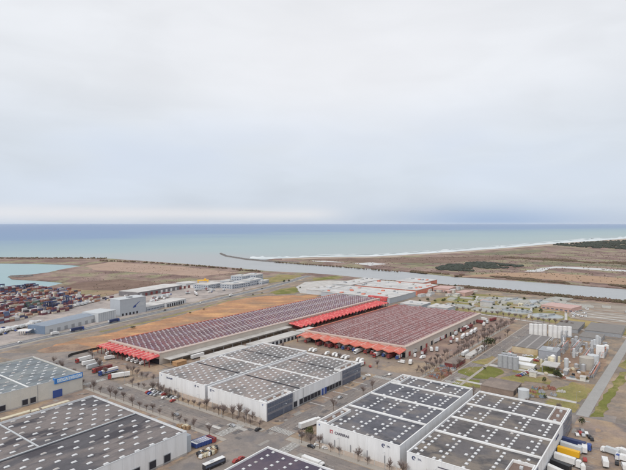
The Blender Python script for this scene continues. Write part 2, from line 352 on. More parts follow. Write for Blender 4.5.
basin = [(-260, 290), (16, 289.5), (44, 287.8), (65, 282.5), (50, 281), (26, 279.5), (12, 279), (8.8, 276.8), (14, 275.2), (30, 274.6), (48, 272.4), (61.5, 269.3), (82.6, 265.6), (60, 264.2), (35, 263.5), (0, 263.2), (-260, 261.5)]
land = [G(*p) for p in north] + [(900, 200), (500, -200), (-500, -200), (-900, 300)] + [G(*p) for p in basin]
tris = tessellate_polygon([[Vector((x, y, 0)) for x, y in land]])
me = bpy.data.meshes.new('ground'); n_ = len(land)
me.from_pydata([(x, y, 0) for x, y in land] + [(x, y, -3) for x, y in land], [], [tuple(t) for t in tris] + [(i, (i + 1) % n_, n_ + (i + 1) % n_, n_ + i) for i in range(n_)])
me.materials.append(delta); o = bpy.data.objects.new('ground', me); COL.objects.link(o); tag(o, None, None, kind='structure')
sp_ = [(760, 232.5), (626, 238.6), (600, 240.6), (562, 243.0), (506, 247.9), (450, 252.0), (428, 253.4), (376, 256.4), (310, 257.3), (275, 258.6), (262, 260.4), (300, 263.8), (376.7, 268.6), (415, 272.3), (460, 276.8), (506, 279.4), (562, 283.6), (626, 288.6), (760, 300)]
sh = [G(*p) for p in sp_] + [(3500, 700), (6000, 4500)]
tris = tessellate_polygon([[Vector((x, y, 0)) for x, y in sh]]); n_ = len(sh)
me = bpy.data.meshes.new('delta_land'); me.from_pydata([(x, y, 0) for x, y in sh] + [(x, y, -3) for x, y in sh], [], [tuple(t) for t in tris] + [(i, (i + 1) % n_, n_ + (i + 1) % n_, n_ + i) for i in range(n_)])
me.materials.append(delta); o = bpy.data.objects.new('delta_land', me); COL.objects.link(o); tag(o, None, None, kind='structure')
# river and basin water lie a little above the sea sheet
sheet('river', rivm, [(228, 258.5), (247, 260), (268, 260.6), (300, 263.9), (376.7, 268.8), (415, 272.6), (460, 277), (506, 279.6), (562, 283.8), (626, 288.8), (780, 302), (780, 317), (626, 302), (562, 295.8), (506, 290.6), (460, 286.2), (410, 281.4), (377, 279.8), (338, 275.6), (310, 273.4), (272.8, 271.8), (239.5, 268.7), (228, 267.5)], -1.45)
sheet('basin', basm, [(a, b + (.3 if i < 6 else 0)) for i, (a, b) in enumerate(basin)], -1.2)
# surf line, beach, lagoons on the delta
foam = mat('surf_foam', (.80, .81, .82), .6, .1, .02, col2=(.42, .50, .53), f2=.52, scale2=.03, stretch=(.3, 2, 1))
def ribbon(name, m, line, t0, t1, z, jitter=0, n=6, seed=1):
    "band along a shore line given in photo points, thickness in photo rows"
    rr = random.Random(seed); up = []; dn = []
    for i in range(len(line) - 1):
        for k in range(n):
            f = k / n; x = line[i][0] * (1 - f) + line[i + 1][0] * f; y = line[i][1] * (1 - f) + line[i + 1][1] * f
            up.append((x, y - t0 * (1 + rr.uniform(-jitter, jitter)))); dn.append((x, y + t1 * (1 + rr.uniform(-jitter, jitter))))
    pts = up + dn[::-1]
    return sheet(name, m, pts, z)
shore = [(760, 232.5), (626, 238.6), (600, 240.6), (562, 243.0), (506, 247.9), (450, 252.0), (428, 253.4), (376, 256.4), (310, 257.5), (275, 258.6), (247, 258.2)]
ribbon('surf', foam, shore, 2.1, .3, -1.0, .35, 9)
ribbon('surf', foam, [(x, y - 2.6) for x, y in shore[2:9]], .35, .1, -1.0, .9, 9, 5)
ribbon('beach', sand, [(x, y + .2) for x, y in shore[:-1]], -.1, 1.1, .05, .3, 5, 3)
lag = mat('lagoon_water', (.52, .50, .48), .3, .06, .02, spec=.4)
sheet('lagoon', lag, [(524, 271.5), (540, 268.2), (556, 266.4), (575, 267), (600, 268.3), (626, 270.2), (700, 276), (700, 278), (626, 271.7), (600, 270.2), (575, 268.8), (556, 268), (548, 269.8), (536, 271.8)], .06)
sheet('lagoon', lag, [(352, 263.5), (372, 262.4), (386, 264.2), (370, 265.8)], .06)
sheet('lagoon', lag, [(312, 260.6), (330, 261.0), (345, 262.4), (322, 262)], .06)
sheet('beach', sand, [(546, 244.8), (585, 245.4), (584, 246.6), (560, 246.2)], .06)
# dark pine wood far right, dark wood by the river, scrub along banks: uncountable masses
ICO_V = []; ICO_F = []
def ico():
    p = (1 + 5 ** .5) / 2
    v = [(-1, p, 0), (1, p, 0), (-1, -p, 0), (1, -p, 0), (0, -1, p), (0, 1, p), (0, -1, -p), (0, 1, -p), (p, 0, -1), (p, 0, 1), (-p, 0, -1), (-p, 0, 1)]
    f = [(0, 11, 5), (0, 5, 1), (0, 1, 7), (0, 7, 10), (0, 10, 11), (1, 5, 9), (5, 11, 4), (11, 10, 2), (10, 7, 6), (7, 1, 8), (3, 9, 4), (3, 4, 2), (3, 2, 6), (3, 6, 8), (3, 8, 9), (4, 9, 5), (2, 4, 11), (6, 2, 10), (8, 6, 7), (9, 8, 1)]
    l = math.hypot(1, p); return [(a / l, b / l, c / l) for a, b, c in v], f
ICO_V, ICO_F = ico()
def blob(mb, x, y, z, rx, rz, rr, mi=0):
    mb.add([(x + a * rx * rr.uniform(.7, 1.25), y + b * rx * rr.uniform(.7, 1.25), z + c * rz * rr.uniform(.7, 1.3)) for a, b, c in ICO_V], ICO_F, mi)
def inpoly(x, y, P):
    c = False; j = len(P) - 1
    for i in range(len(P)):
        if (P[i][1] > y) != (P[j][1] > y) and x < (P[j][0] - P[i][0]) * (y - P[i][1]) / (P[j][1] - P[i][1]) + P[i][0]: c = not c
        j = i
    return c
def mass(name, m, pts, n, r0, r1, label, seed=1, squash=1.0):
    rr = random.Random(seed); P = [G(*p) for p in pts]; xs = [p[0] for p in P]; ys = [p[1] for p in P]; mb = MB(); k = 0; g = 0
    while k < n and g < n * 40:
        g += 1; x = rr.uniform(min(xs), max(xs)); y = rr.uniform(min(ys), max(ys))
        if not inpoly(x, y, P): continue
        if bnoise.noise(Vector((x * .012, y * .012, seed))) * 1.3 + bnoise.noise(Vector((x * .045, y * .03, seed))) * .6 < -.12: continue
        r = rr.uniform(r0, r1); blob(mb, x, y, r * .6 * squash, r, r * squash, rr); k += 1
    o = mb.build(name, m); return tag(o, label, 'vegetation', kind='stuff')
mass('pine_wood', wood_dk, [(546, 244.9), (575, 243.2), (600, 241.9), (626, 240.8), (740, 236), (740, 252), (626, 249.6), (590, 248), (565, 246.2)], 3600, 4, 10, 'dark pine wood along the beach at the far right edge of the delta', 3, .6)
mass('riverside_wood', wood_dk, [(436, 268), (452, 264), (478, 262), (505, 264.6), (530, 266), (504, 268.6), (484, 268.8), (472, 271.6), (440, 270.6)], 1100, 2, 6, 'dark wood beside the far river bank on the delta', 4, .5)
mass('scrub', scrub, [(500, 257.4), (540, 258.2), (600, 261.5), (626, 262.5), (626, 264.5), (590, 263.2), (540, 260.3)], 900, 1.6, 3.8, 'thin dark belt of scrub crossing the middle of the delta', 5, .6)
mass('scrub', scrub, [(450, 274.6), (506, 277.3), (562, 281.5), (640, 287.2), (640, 289.4), (562, 283.4), (506, 279.2), (450, 276.2), (410, 272), (412, 271)], 2200, 1.2, 2.8, 'brown scrub lining the far bank of the river', 6, .8)
def bankmass(name, line, n, wdt, r0, r1, label, seed, m=scrub):
    rr = random.Random(seed); P = [Vector(G(*p)) for p in line]; seg = [(P[i], P[i + 1]) for i in range(len(P) - 1)]; Ls = [(b - a).length for a, b in seg]; mb = MB()
    for k in range(n):
        a, b = rr.choices(seg, Ls)[0]; f = rr.random(); p = a.lerp(b, f); d = (b - a).normalized(); q = rr.gauss(0, wdt / 2); r = rr.uniform(r0, r1) * rr.choice((.5, .8, 1, 1, 1.2))
        blob(mb, p.x - d.y * q, p.y + d.x * q, r * .55, r, r, rr)
    o = mb.build(name, m); return tag(o, label, 'vegetation', kind='stuff')
bankmass('scrub', [(458, 286.6), (506, 291.3), (562, 296.6), (626, 302.9), (680, 308.5)], 2300, 9, 1.0, 2.5, 'brown bushes growing thickly along the near bank of the river', 8)
bankmass('scrub', [(385, 281.2), (410, 283), (458, 287)], 220, 5, 1, 2, 'low brown scrub on the near river bank behind the white market buildings', 9)
bankmass('scrub', [(275, 262.3), (340, 267), (400, 272)], 260, 6, 1, 2.4, 'low scrub on the point between river and beach', 10)
bankmass('scrub', [(100, 261), (145, 262.6), (200, 266.5), (262, 272)], 260, 9, 1.5, 3, 'low scrub along the inner shore by the river mouth', 11)
mass('scrub', scrub, [(300, 260), (376, 258.5), (450, 256), (530, 252), (640, 252), (640, 284), (562, 280), (506, 276), (440, 272), (376, 266.5), (320, 263)], 1000, .6, 1.8, 'low dark scrub dotted over the whole delta', 31, .6)
mass('scrub', mat('olive_scrub', (.15, .14, .075), .95, .35, .1), [(450, 262), (540, 258), (640, 262), (640, 280), (562, 277), (470, 272)], 300, .8, 1.8, 'olive tufts of marsh grass spread over the delta', 32, .5)
mass('scrub', scrub, [(60, 292), (95, 268), (150, 264), (240, 271), (262, 274), (200, 281), (130, 291), (90, 297)], 420, .4, 1.0, 'low scrub dotted over the bare land beyond the port', 33, .7)
og = mat('olive_marsh', (.19, .17, .095), .95, .3, .03, col2=(.16, .15, .11), f2=.5, scale2=.02)
sheet('marsh', og, [(395, 263), (430, 260.5), (470, 260), (450, 263), (420, 266)], .05); sheet('marsh', og, [(520, 262.5), (560, 262), (600, 264), (640, 266), (640, 268), (590, 266), (540, 265)], .05); sheet('marsh', og, [(470, 254.5), (510, 251), (545, 249.5), (540, 252.5), (500, 255)], .05); sheet('marsh', og, [(120, 268), (165, 270), (190, 273.5), (150, 273.5), (125, 272)], .05)
dm = mat('dark_scrubland', (.17, .11, .085), .95, .25, .03, col2=(.25, .17, .13), f2=.45, scale2=.01)
sheet('marsh', dm, [(60, 286.5), (85, 282), (120, 279), (150, 281), (165, 284), (130, 290), (100, 293), (76, 292.5)], .05)
sheet('marsh', mat('green_marsh', (.25, .21, .12), .95, .2, .04, col2=(.30, .21, .14), f2=.5, scale2=.02), [(28, 291), (60, 287.6), (95, 290.5), (128, 291), (100, 297), (60, 297)], .06)
sheet('marsh', mat('pale_soil', (.38, .27, .215), .95, .15, .01, col2=(.36, .25, .19), f2=.45, scale2=.01), [(110, 262), (150, 264.5), (200, 268.5), (240, 272.5), (200, 276), (150, 273), (95, 270), (85, 266)], .05)
sheet('marsh', mat('pale_ochre', (.37, .245, .165), .95, .15, .02, col2=(.38, .25, .17), f2=.45, scale2=.01), [(450, 277), (500, 272.5), (560, 273.5), (640, 279), (640, 285.8), (562, 280.6), (506, 276.6)], .05)
sheet('marsh', dm, [(300, 259.6), (420, 257.2), (470, 256.5), (520, 256), (520, 259), (440, 263), (360, 262.4)], .05)
# breakwater (jetty of rubble) out to the river mouth
rock = mat('jetty_rock', (.17, .16, .155), .95, .3, .3)
def ridge(pts, wdt, h, label, seed):
    q = random.Random(seed); P = [Vector(G(*p)) for p in pts]; C_ = []
    for a, b in zip(P, P[1:]):
        n = max(2, int((b - a).length / 3)); C_ += [a.lerp(b, k / n) for k in range(n)]
    C_.append(P[-1]); mb = MB(); m = 9; vs_ = []
    for i, p in enumerate(C_):
        d = (C_[min(i + 1, len(C_) - 1)] - C_[max(i - 1, 0)]).normalized(); nn = Vector((-d.y, d.x)); e = min(1, min(i, len(C_) - 1 - i) / 2 + .35)
        for k in range(m):
            f = k / (m - 1) * 2 - 1; z = -2.5 + (h + 2.5) * (1 - abs(f) ** 2.2) * e + q.uniform(-.9, .9); w_ = wdt * f * e + q.uniform(-.8, .8); vs_.append((p.x + nn.x * w_ + q.uniform(-.8, .8), p.y + nn.y * w_ + q.uniform(-.8, .8), z))
    mb.add(vs_, [(i * m + k, i * m + k + 1, (i + 1) * m + k + 1, (i + 1) * m + k) for i in range(len(C_) - 1) for k in range(m - 1)])
    tag(mb.build('breakwater', rock), label, 'breakwater')
ridge([(220.8, 253.4), (222.5, 254.2), (226.7, 256), (247, 259.3), (272, 261.6), (300, 262.6)], 7, 2.2, 'long dark rubble breakwater reaching out into the sea at the river mouth', 2)
ridge([(9.2, 276.3), (20, 276.8), (34, 276)], 8, 2.4, 'short dark rock mole dividing the two green harbour basins', 3)
rr = random.Random(2)
mbj = MB()
for k in range(160):
    x = rr.uniform(-10, 105); p = G(x, 258.6 + max(0, x - 80) * .02); blob(mbj, p[0], p[1] + rr.uniform(-10, 30), 1, rr.uniform(2, 5), rr.uniform(1.5, 3.5), rr)
tag(mbj.build('scrub', scrub), 'dark scrub on the sea wall beyond the harbour basin', 'vegetation', kind='stuff')
# ------------------------------------------------------------------ paving and roads (industrial area)
sheet('pavement', paved, [(-200, 330), (0, 326), (60, 315), (115, 302), (160, 292), (200, 283), (245, 276.5), (262, 274.5), (300, 278), (330, 279.5), (377, 282), (410, 284.5), (460, 289), (506, 293), (562, 298.4), (626, 304.6), (760, 318), (1500, 560), (313, 900), (-900, 560)], .006)
yardm = mat('port_yard', (.43, .375, .345), .9, .16, .06, col2=(.34, .30, .285), f2=.5, scale2=.02, sharp=.06, third=((.27, .24, .23), .42, .05))
sheet('port_yard', yardm, [(-120, 350), (-60, 300), (0, 288.5), (30, 291), (60, 296.5), (100, 298), (130, 291), (182, 281.5), (215, 280), (258, 279.5), (278, 281), (262, 286), (210, 298), (117, 319.5), (80, 328), (38, 336.5), (0, 345)], .012)
hw = [(-60, 361), (0, 347.6), (38, 338.7), (80, 330.2), (117, 321.5), (150, 314), (180, 307.3), (210, 300.7), (245, 292.7), (270, 287), (290, 281.6), (302, 277.5), (310, 275.6)]
strip('verge', mat('verge_gravel', (.36, .33, .30), .9, .15, .1, col2=(.27, .25, .18), f2=.45, scale2=.04), hw, 20, .016); strip('road', asph2, hw, 11, .022)
strip('road_marking', white2, hw, .35, .027)
strip('road', asphalt, [(x, y + 4.0) for x, y in hw[:11]], 8, .018)
strip('verge', grass2, [(100, 332), (150, 321.3), (210, 305.6), (230, 300), (262, 294), (280, 292)], 5, .024)
sheet('soil_field', orange, [(36, 351), (52, 346.5), (70, 341), (110, 333), (150, 322.8), (200, 310), (227, 301.5), (265, 295.8), (303, 295.5), (330, 291), (200, 345), (120, 352), (107, 347.8), (70, 357.2), (52, 357)], .030)
sheet('soil_field', brown, [(36, 351), (52, 346.5), (78, 343.5), (92, 347), (78, 353.5), (68, 357.2), (52, 356.5)], .036)
# ring of roads beyond the soil field
sheet('pavement', pale, [(296, 287), (305, 282), (330, 280.4), (352, 281), (352, 284), (326, 287), (330, 291.5), (318, 295), (300, 293)], .030)
sheet('lawn', grass, [(304, 281.2), (322, 277.4), (335, 276.2), (344, 277.6), (330, 279.4), (316, 280.6)], .036)
sheet('lawn', grass, [(270, 292.5), (284, 288.5), (294, 286.5), (298, 291), (294, 293.5), (276, 294.6)], .036)
sheet('lawn', grass2, [(262, 278.5), (276, 275.5), (300, 274.8), (302, 276), (284, 281), (268, 283.5)], .036)
sheet('lawn', grass2, [(310, 291), (322, 288.6), (327, 289), (320, 292.4)], .040)
# town grid
def uvsheet(name, m, u0, u1, v0, v1, z): return sheet(name, m, [(u0, v0), (u1, v0), (u1, v1), (u0, v1)], z, px=False)
uvsheet('road', asphalt, 190, 208, -20, 345, .018)
sheet('road', asphalt, [(190, 345), (208, 345), (214, 365), (246, 440), (236, 455), (214, 470), (196, 500), (184, 500), (196, 430), (192, 370)], .018, px=False)
uvsheet('road', asphalt, 200, 345, 175, 191, .022)
uvsheet('road', asphalt, 208, 345, 312, 326, .020)
sheet('road', asphalt, [(342, 30), (356, 30), (356, 345), (342, 345)], .026, px=False)
uvsheet('road', asphalt, 356, 680, 130.5, 143, .028)
uvsheet('yard', mat('rust_verge', (.24, .18, .15), .9, .2, .1, col2=(.30, .22, .16), f2=.5, scale2=.05, sharp=.06), 358, 600, 144, 160, 0)
uvsheet('road', asphalt, 328, 345, 0, 60, .024)
uvsheet('road', asphalt, 150, 190, 163, 200, .022)
uvsheet('yard', yard, 222, 330, 189.8, 198, .034)
uvsheet('yard', yard, 218, 334, 159, 174, .034)
uvsheet('yard', yard, 104, 188, 202, 345, .030)
uvsheet('yard', yard, 196, 344, -10, 49, .014)
uvsheet('yard', yard, 230, 256, 330, 425, .034)
uvsheet('yard', yard, 258, 640, 309, 351, .032)
uvsheet('yard', mat('oily_yard', (.24, .195, .17), .9, .14, .08, col2=(.33, .26, .19), f2=.45, scale2=.04), 360, 400, 195, 312, .034)
uvsheet('yard', mat('rust_yard', (.25, .175, .15), .9, .14, .08, col2=(.35, .25, .19), f2=.45, scale2=.04), 400, 640, 160, 194, .036)
kerb = mat('kerb_stone', (.37, .335, .30), .85, .08, .3)
for (u0, u1, v0, v1) in ((186.5, 189.5, 60, 163), (186.5, 189.5, 200, 345), (208.5, 212, 192, 330), (208.5, 213, 60, 174), (345, 600, 158.5, 161.5), (357, 600, 128, 130.3), (357, 620, 143.2, 144.4), (330, 334, 195, 300), (324, 327, 60, 170)):
    mb = MB(); mb.prism([W(u0, v0)[:2], W(u1, v0)[:2], W(u1, v1)[:2], W(u0, v1)[:2]], 0, .22); tag(mb.build('pavement', kerb), None, None, kind='structure')
MK0 = 1
mk = mat('road_paint', (.50, .49, .47), .8, .25, .9, col2=(.33, .32, .31), f2=.48, scale2=.8)
def crossing(u0, u1, v0, v1, along):
    mb = MB(); k = 0
    if along == 'u':
        v = v0
        while v < v1: mb.prism([W(u0, v)[:2], W(u1, v)[:2], W(u1, v + .9)[:2], W(u0, v + .9)[:2]], .132, .136); v += 1.3
    else:
        u = u0
        while u < u1: mb.prism([W(u, v0)[:2], W(u + .9, v0)[:2], W(u + .9, v1)[:2], W(u, v1)[:2]], .132, .136); u += 1.3
    tag(mb.build('road_marking', mk), None, None, kind='structure')
crossing(213.5, 219, 175.5, 190.5, 'u'); crossing(190.5, 207.5, 163, 169, 'v'); crossing(190.5, 207.5, 205, 211, 'v'); crossing(335, 340, 176, 190.5, 'u'); crossing(191, 207, 351, 356, 'v'); crossing(358, 362, 131, 142.5, 'u')
for (u0, u1, v) in ((360, 640, 136.8), (210, 335, 183)):
    mb = MB(); u = u0
    while u < u1: mb.prism([W(u, v - .12)[:2], W(u + 4, v - .12)[:2], W(u + 4, v + .12)[:2], W(u, v + .12)[:2]], .132, .136); u += 9
    tag(mb.build('road_marking', mk), None, None, kind='structure')
mb = MB(); v = 0
while v < 340:
    if not 170 < v < 196: mb.prism([W(198.9, v)[:2], W(199.15, v)[:2], W(199.15, v + 4)[:2], W(198.9, v + 4)[:2]], .132, .136)
    v += 9
tag(mb.build('road_marking', mk), None, None, kind='structure')
q_ = random.Random(14)
def patches(name, m, boxes, n, smin, smax, irregular=False):
    z = nextz(0); mb = MB()
    for k in range(n):
        u0, u1, v0, v1 = q_.choice(boxes); u, v = q_.uniform(u0, u1), q_.uniform(v0, v1); a, b = q_.uniform(smin, smax), q_.uniform(smin, smax) * .6
        if irregular:
            n_p = 9; P_ = [W(u + a * math.cos(6.283 * i / n_p) * q_.uniform(.5, 1.1), v + b * math.sin(6.283 * i / n_p) * q_.uniform(.5, 1.1))[:2] for i in range(n_p)]
        else: P_ = [W(u - a, v - b)[:2], W(u + a, v - b)[:2], W(u + a, v + b)[:2], W(u - a, v + b)[:2]]
        zz_ = z + k * .00004; mb.add([(x, y, zz_) for x, y in P_], [tuple(range(len(P_)))])
    tag(mb.build(name, m), None, None, kind='structure')
RB = [(191, 207, 0, 340), (191, 207, 60, 340), (208, 340, 176, 190), (357, 600, 131, 142), (344, 355, 40, 340)]
YB = [(223, 330, 190, 198), (218, 334, 160, 173), (150, 187, 205, 340), (240, 340, -5, 48), (232, 255, 330, 420), (260, 400, 312, 350), (362, 398, 198, 310), (400, 600, 162, 192), (212, 240, 340, 440), (110, 185, 296, 340)]
patches('asphalt_repair', mat('repair_dark', (.14, .13, .13), .9, .15, .4), RB, 45, .8, 3.5)
patches('asphalt_repair', mat('repair_pale', (.31, .29, .27), .9, .15, .4), RB + YB, 60, .8, 4)
patches('ground_stain', mat('stain_dark', (.13, .11, .10), .9, .25, .5), YB, 110, .5, 3.2, True)
patches('ground_stain', mat('stain_earth', (.34, .24, .165), .95, .2, .4), YB, 80, .8, 4, True)
patches('ground_stain', mat('stain_wet', (.17, .155, .15), .6, .15, .4), RB + YB, 50, .6, 2.5, True)
trk = mat('tyre_track', (.17, .15, .145), .9, .3, .4, col2=(.225, .2, .19), f2=.52, scale2=.2, sharp=.03)
for v_ in (178.5, 181, 185, 187.6): uvsheet('tyre_track', trk, 212, 340, v_, v_ + .6, 0)
for u_ in (193, 195.2, 201.5, 203.8): uvsheet('tyre_track', trk, u_, u_ + .6, 10, 168, 0); uvsheet('tyre_track', trk, u_, u_ + .6, 200, 345, 0)
for v_ in (132.2, 134.4, 138.6, 140.8): uvsheet('tyre_track', trk, 358, 640, v_, v_ + .5, 0)
for u_ in (262, 276, 289, 303, 316): uvsheet('dock_line', pale, u_, u_ + 1.0, 185, 197.5, 0)
for u_ in range(232, 318, 6): uvsheet('dock_line', mk, u_, u_ + .25, 33, 48, 0)
for v0, v1 in ((200, 215), (214, 226)): uvsheet('traffic_island', pale, 203 if v0 == 200 else 196, 206 if v0 == 200 else 198.5, v0, v1, .048)
# grass plots of the plant
sheet('lawn', grass, [(458, 373), (470, 367), (490, 366.5), (502, 370), (503, 374), (494, 379), (475, 378.5)], .034)
sheet('lawn', grass, [(452, 384), (462, 378.5), (480, 380.5), (480, 388), (466, 388)], .034)
sheet('lawn', grass2, [(524, 362), (531, 354.5), (545, 352.5), (559, 360), (559, 363.5), (540, 365.5)], .034)
sheet('lawn', grass2, [(518, 375.5), (545, 377), (552, 381), (550, 385), (522, 381)], .034)
sheet('lawn', grass2, [(544, 402), (556, 390), (572, 382), (597, 385), (590, 392), (580, 402)], .034)
sheet('lawn', grass2, [(543, 404), (556, 397), (580, 405), (575, 413), (560, 411)], .036)
sheet('lawn', grass, [(589.5, 417), (603, 397), (616, 379), (626, 365), (630, 368), (616, 394), (604, 417)], .036)
sheet('lawn', grass, [(617, 366), (626, 358), (640, 360), (634, 372)], .036)
sheet('lawn', grass2, [(520, 367), (545, 371), (530, 376), (512, 372)], .032)
sheet('lawn', brown, [(562, 348), (600, 345), (610, 352), (600, 372), (575, 382), (556, 378), (548, 364)], .03)
uvsheet('pavement', pale, 420, 426, 54, 136, .040); uvsheet('pavement', pale, 366, 370, 54, 136, .040)
sheet('road', mat('pale_asphalt', (.33, .32, .31), .9, .08, .1), [(344, 44), (700, 35), (700, 41), (344, 51)], .03, px=False)
sheet('lawn', grass, [(426, 371), (440, 365), (452, 366), (446, 373)], .03) if False else None
sheet('lawn', grass, [(545, 366), (562, 370), (556, 375), (538, 371)], .03); sheet('lawn', grass2, [(500, 378), (520, 374), (530, 378), (520, 384), (504, 382)], .03); sheet('lawn', grass, [(516, 392), (540, 388), (546, 394), (530, 399)], .03); sheet('lawn', grass2, [(470, 362), (492, 356), (500, 360), (484, 365)], .03)
# treatment works: lawns, farmland
sheet('lawn', grass2, [(425, 305), (440, 298), (500, 303), (560, 317), (640, 332), (640, 338), (560, 324), (490, 313)], .034)
sheet('lawn', grass2, [(470, 293), (500, 296), (560, 302), (576, 306), (566, 320), (520, 318), (440, 309), (436, 299)], .032)
sheet('lawn', grass, [(448, 297), (470, 294.5), (486, 298), (478, 302.5), (455, 302)], .038)
sheet('lawn', mat('ochre_grass', (.36, .275, .12), .95, .16, .04, col2=(.28, .235, .10), f2=.45, scale2=.03), [(567, 321.5), (568, 318), (600, 323), (660, 332), (660, 340), (600, 329.5)], .040)
farm = banded('farm_rows', (.30, .255, .215), (.40, .36, .31), 26, .14, 1, .14, .05, col2=(.26, .215, .18), f2=.5, scale2=.01)
fo = sheet('field', farm, [(572, 303.6), (600, 303.5), (626, 306), (720, 315.5), (720, 345), (626, 328), (598, 322), (570, 317.5)], .036)
strip('road', pale, [(440, 309), (500, 317), (560, 326), (640, 340)], 5, .046)
q3 = random.Random(8)
for k in range(16):      # plots and lanes of the treatment works
    x = q3.uniform(450, 570); f = (x - 450) / 120; y = q3.uniform(294 + f * 7, 309 + f * 8); w_ = q3.uniform(5, 14); sheet('lawn', q3.choice((grass, grass2, brown, grass2)), [(x, y), (x + w_, y + w_ * .11), (x + w_ - 2, y + w_ * .11 + q3.uniform(1, 2.2)), (x - 2, y + q3.uniform(.8, 2))], 0)
for a_, b_ in (((446, 300), (508, 308)), ((478, 296), (470, 309)), ((505, 297), (496, 313)), ((535, 301), (528, 318)), ((470, 295.5), (575, 305.5)), ((566, 304), (566, 322)), ((500, 304.5), (560, 312))): strip('path', pale, [a_, b_], 3.2, 0)
for k in range(7): y = 305.5 + k * 2.1; strip('field_track', q3.choice((pale, brown)), [(573 - k * .6, y), (640, y + 7.5 + k * .5)], q3.uniform(2, 6), 0)
GZ = ZK[0] * .0014 + .012     # top of the stacked paving sheets
# ------------------------------------------------------------------ buildings
def text_mesh(s, size, m, parent, M, name='lettering', bold=0.0, ext=.05):
    cu = bpy.data.curves.new(name, 'FONT'); cu.body = s; cu.size = size; cu.extrude = ext; cu.offset = bold; cu.align_x = 'CENTER'; cu.align_y = 'CENTER'
    to = bpy.data.objects.new(name, cu); COL.objects.link(to)
    dg = bpy.context.evaluated_depsgraph_get(); me = bpy.data.meshes.new_from_object(to.evaluated_get(dg)); bpy.data.objects.remove(to)
    me.materials.clear(); me.materials.append(m); me.transform(M); me.update()
    o = bpy.data.objects.new(name, me); COL.objects.link(o); o.parent = parent; return o
def M_front(y, z): return Matrix(((0, 0, -1, -.12), (-1, 0, 0, y), (0, 1, 0, z), (0, 0, 0, 1)))       # on the x=0 face
def M_side(x, z, y=-.12): return Matrix(((1, 0, 0, x), (0, 0, -1, y), (0, 1, 0, z), (0, 0, 0, 1)))    # on the y=0 face
def skylight_mesh(lx, ly, h, m): mb = MB(); mb.box(-lx / 2 - .12, lx / 2 + .12, -ly / 2 - .12, ly / 2 + .12, 0, .25, 1); mb.taper(-lx / 2, lx / 2, -ly / 2, ly / 2, .25, h, .16); return mb.mesh('skylight', [m, steel])
def skylights(root, pts, lx, ly, h, z, m=None, name='skylight', cap=100, dusty=.12, seed=1, keyf=None):
    rr = random.Random(seed); A = skylight_mesh(lx, ly, h, m or skyl); Bm = skylight_mesh(lx, ly, h, skyd)
    pts = sorted(pts, key=keyf or (lambda p: p[0] + (-p[1]) * .2))
    for p in pts[:cap]:
        o = bpy.data.objects.new(name, Bm if rr.random() < dusty else A); COL.objects.link(o); o.parent = root; o.location = (p[0], p[1], z)
        if len(p) > 2: o.rotation_euler = (0, 0, p[2])
    if len(pts) > cap:
        mb = MB()
        for p in pts[cap:]:
            i = 2 if rr.random() < dusty else 0
            mb.box(p[0] - lx / 2 - .12, p[0] + lx / 2 + .12, p[1] - ly / 2 - .12, p[1] + ly / 2 + .12, z, z + .25, 1); mb.taper(p[0] - lx / 2, p[0] + lx / 2, p[1] - ly / 2, p[1] + ly / 2, z + .25, z + h, .16, i)
        o = mb.build(name, [m or skyl, steel, skyd], root); o['kind'] = 'stuff'
def box_child(name, root, m, x0, x1, y0, y1, z0, z1): mb = MB(); mb.box(x0, x1, y0, y1, z0, z1); return mb.build(name, m, root)
PAR = .9
def warehouse(name, label, u0, u1, v0, v1, h, wallm, roofm, cat='warehouse', notches=(), par=PAR, capm=white2, parw=.5, base=None, rooflabel=None):
    """shell with parapet, recessed flat roof; notches = rectangles (x0,x1,y0,y1) of the roof where a terrace is sunk"""
    t = thing(name, label, cat, W(u0, v0, 0)); L, D = u1 - u0, v1 - v0
    mb = MB()
    # outer wall as four slabs
    mb.box(0, L, 0, parw, 0, h); mb.box(0, L, D - parw, D, 0, h); mb.box(0, parw, parw, D - parw, 0, h); mb.box(L - parw, L, parw, D - parw, 0, h)
    k = 6.0
    while k < D - 1: mb.box(-.02, 0, k - .04, k + .04, .5, h - .2, 1); k += 6
    k = 6.0
    while k < L - 1: mb.box(k - .04, k + .04, -.02, 0, .5, h - .2, 1); k += 6
    mb.build('wall', [wallm, lgrey], t)
    mc = MB(); e = .12
    mc.box(-e, L + e, -e, parw, h, h + .14); mc.box(-e, L + e, D - parw, D + e, h, h + .14); mc.box(-e, parw, parw, D - parw, h, h + .14); mc.box(L - parw, L + e, parw, D - parw, h, h + .14)
    mc.build('coping', capm, t)
    mr = MB(); zr = h - par
    mr.box(parw + .003, L - parw - .003, parw + .003, D - parw - .003, zr - .5, zr); mr.build('roof', roofm, t)
    if base is not None:
        mp_ = MB(); mp_.box(-.08, 0, 0, D, 0, base[0]); mp_.box(-.08, L, -.08, 0, 0, base[0]); mp_.build('plinth', base[1], t)
    return t, L, D, zr
def dividers(t, items, zr, m=white2, hgt=.75):
    for (x0, x1, y0, y1) in items:
        mb = MB(); mb.box(x0, x1, y0, y1, zr, zr + hgt); mb.build('roof_divider', m, t)
def dock_doors(t, xs, wd, ht, y=0, m=dark, depth=.3, frame=steel):
    for x in xs:
        f = box_child('dock_door', t, frame, x - wd / 2 - .25, x + wd / 2 + .25, y - .35, y - .003, GZ, ht + .3)
        mb = MB(); mb.box(x - wd / 2, x + wd / 2, y - .42, y - .353, GZ + .9, ht); o = mb.build('opening', m, f)
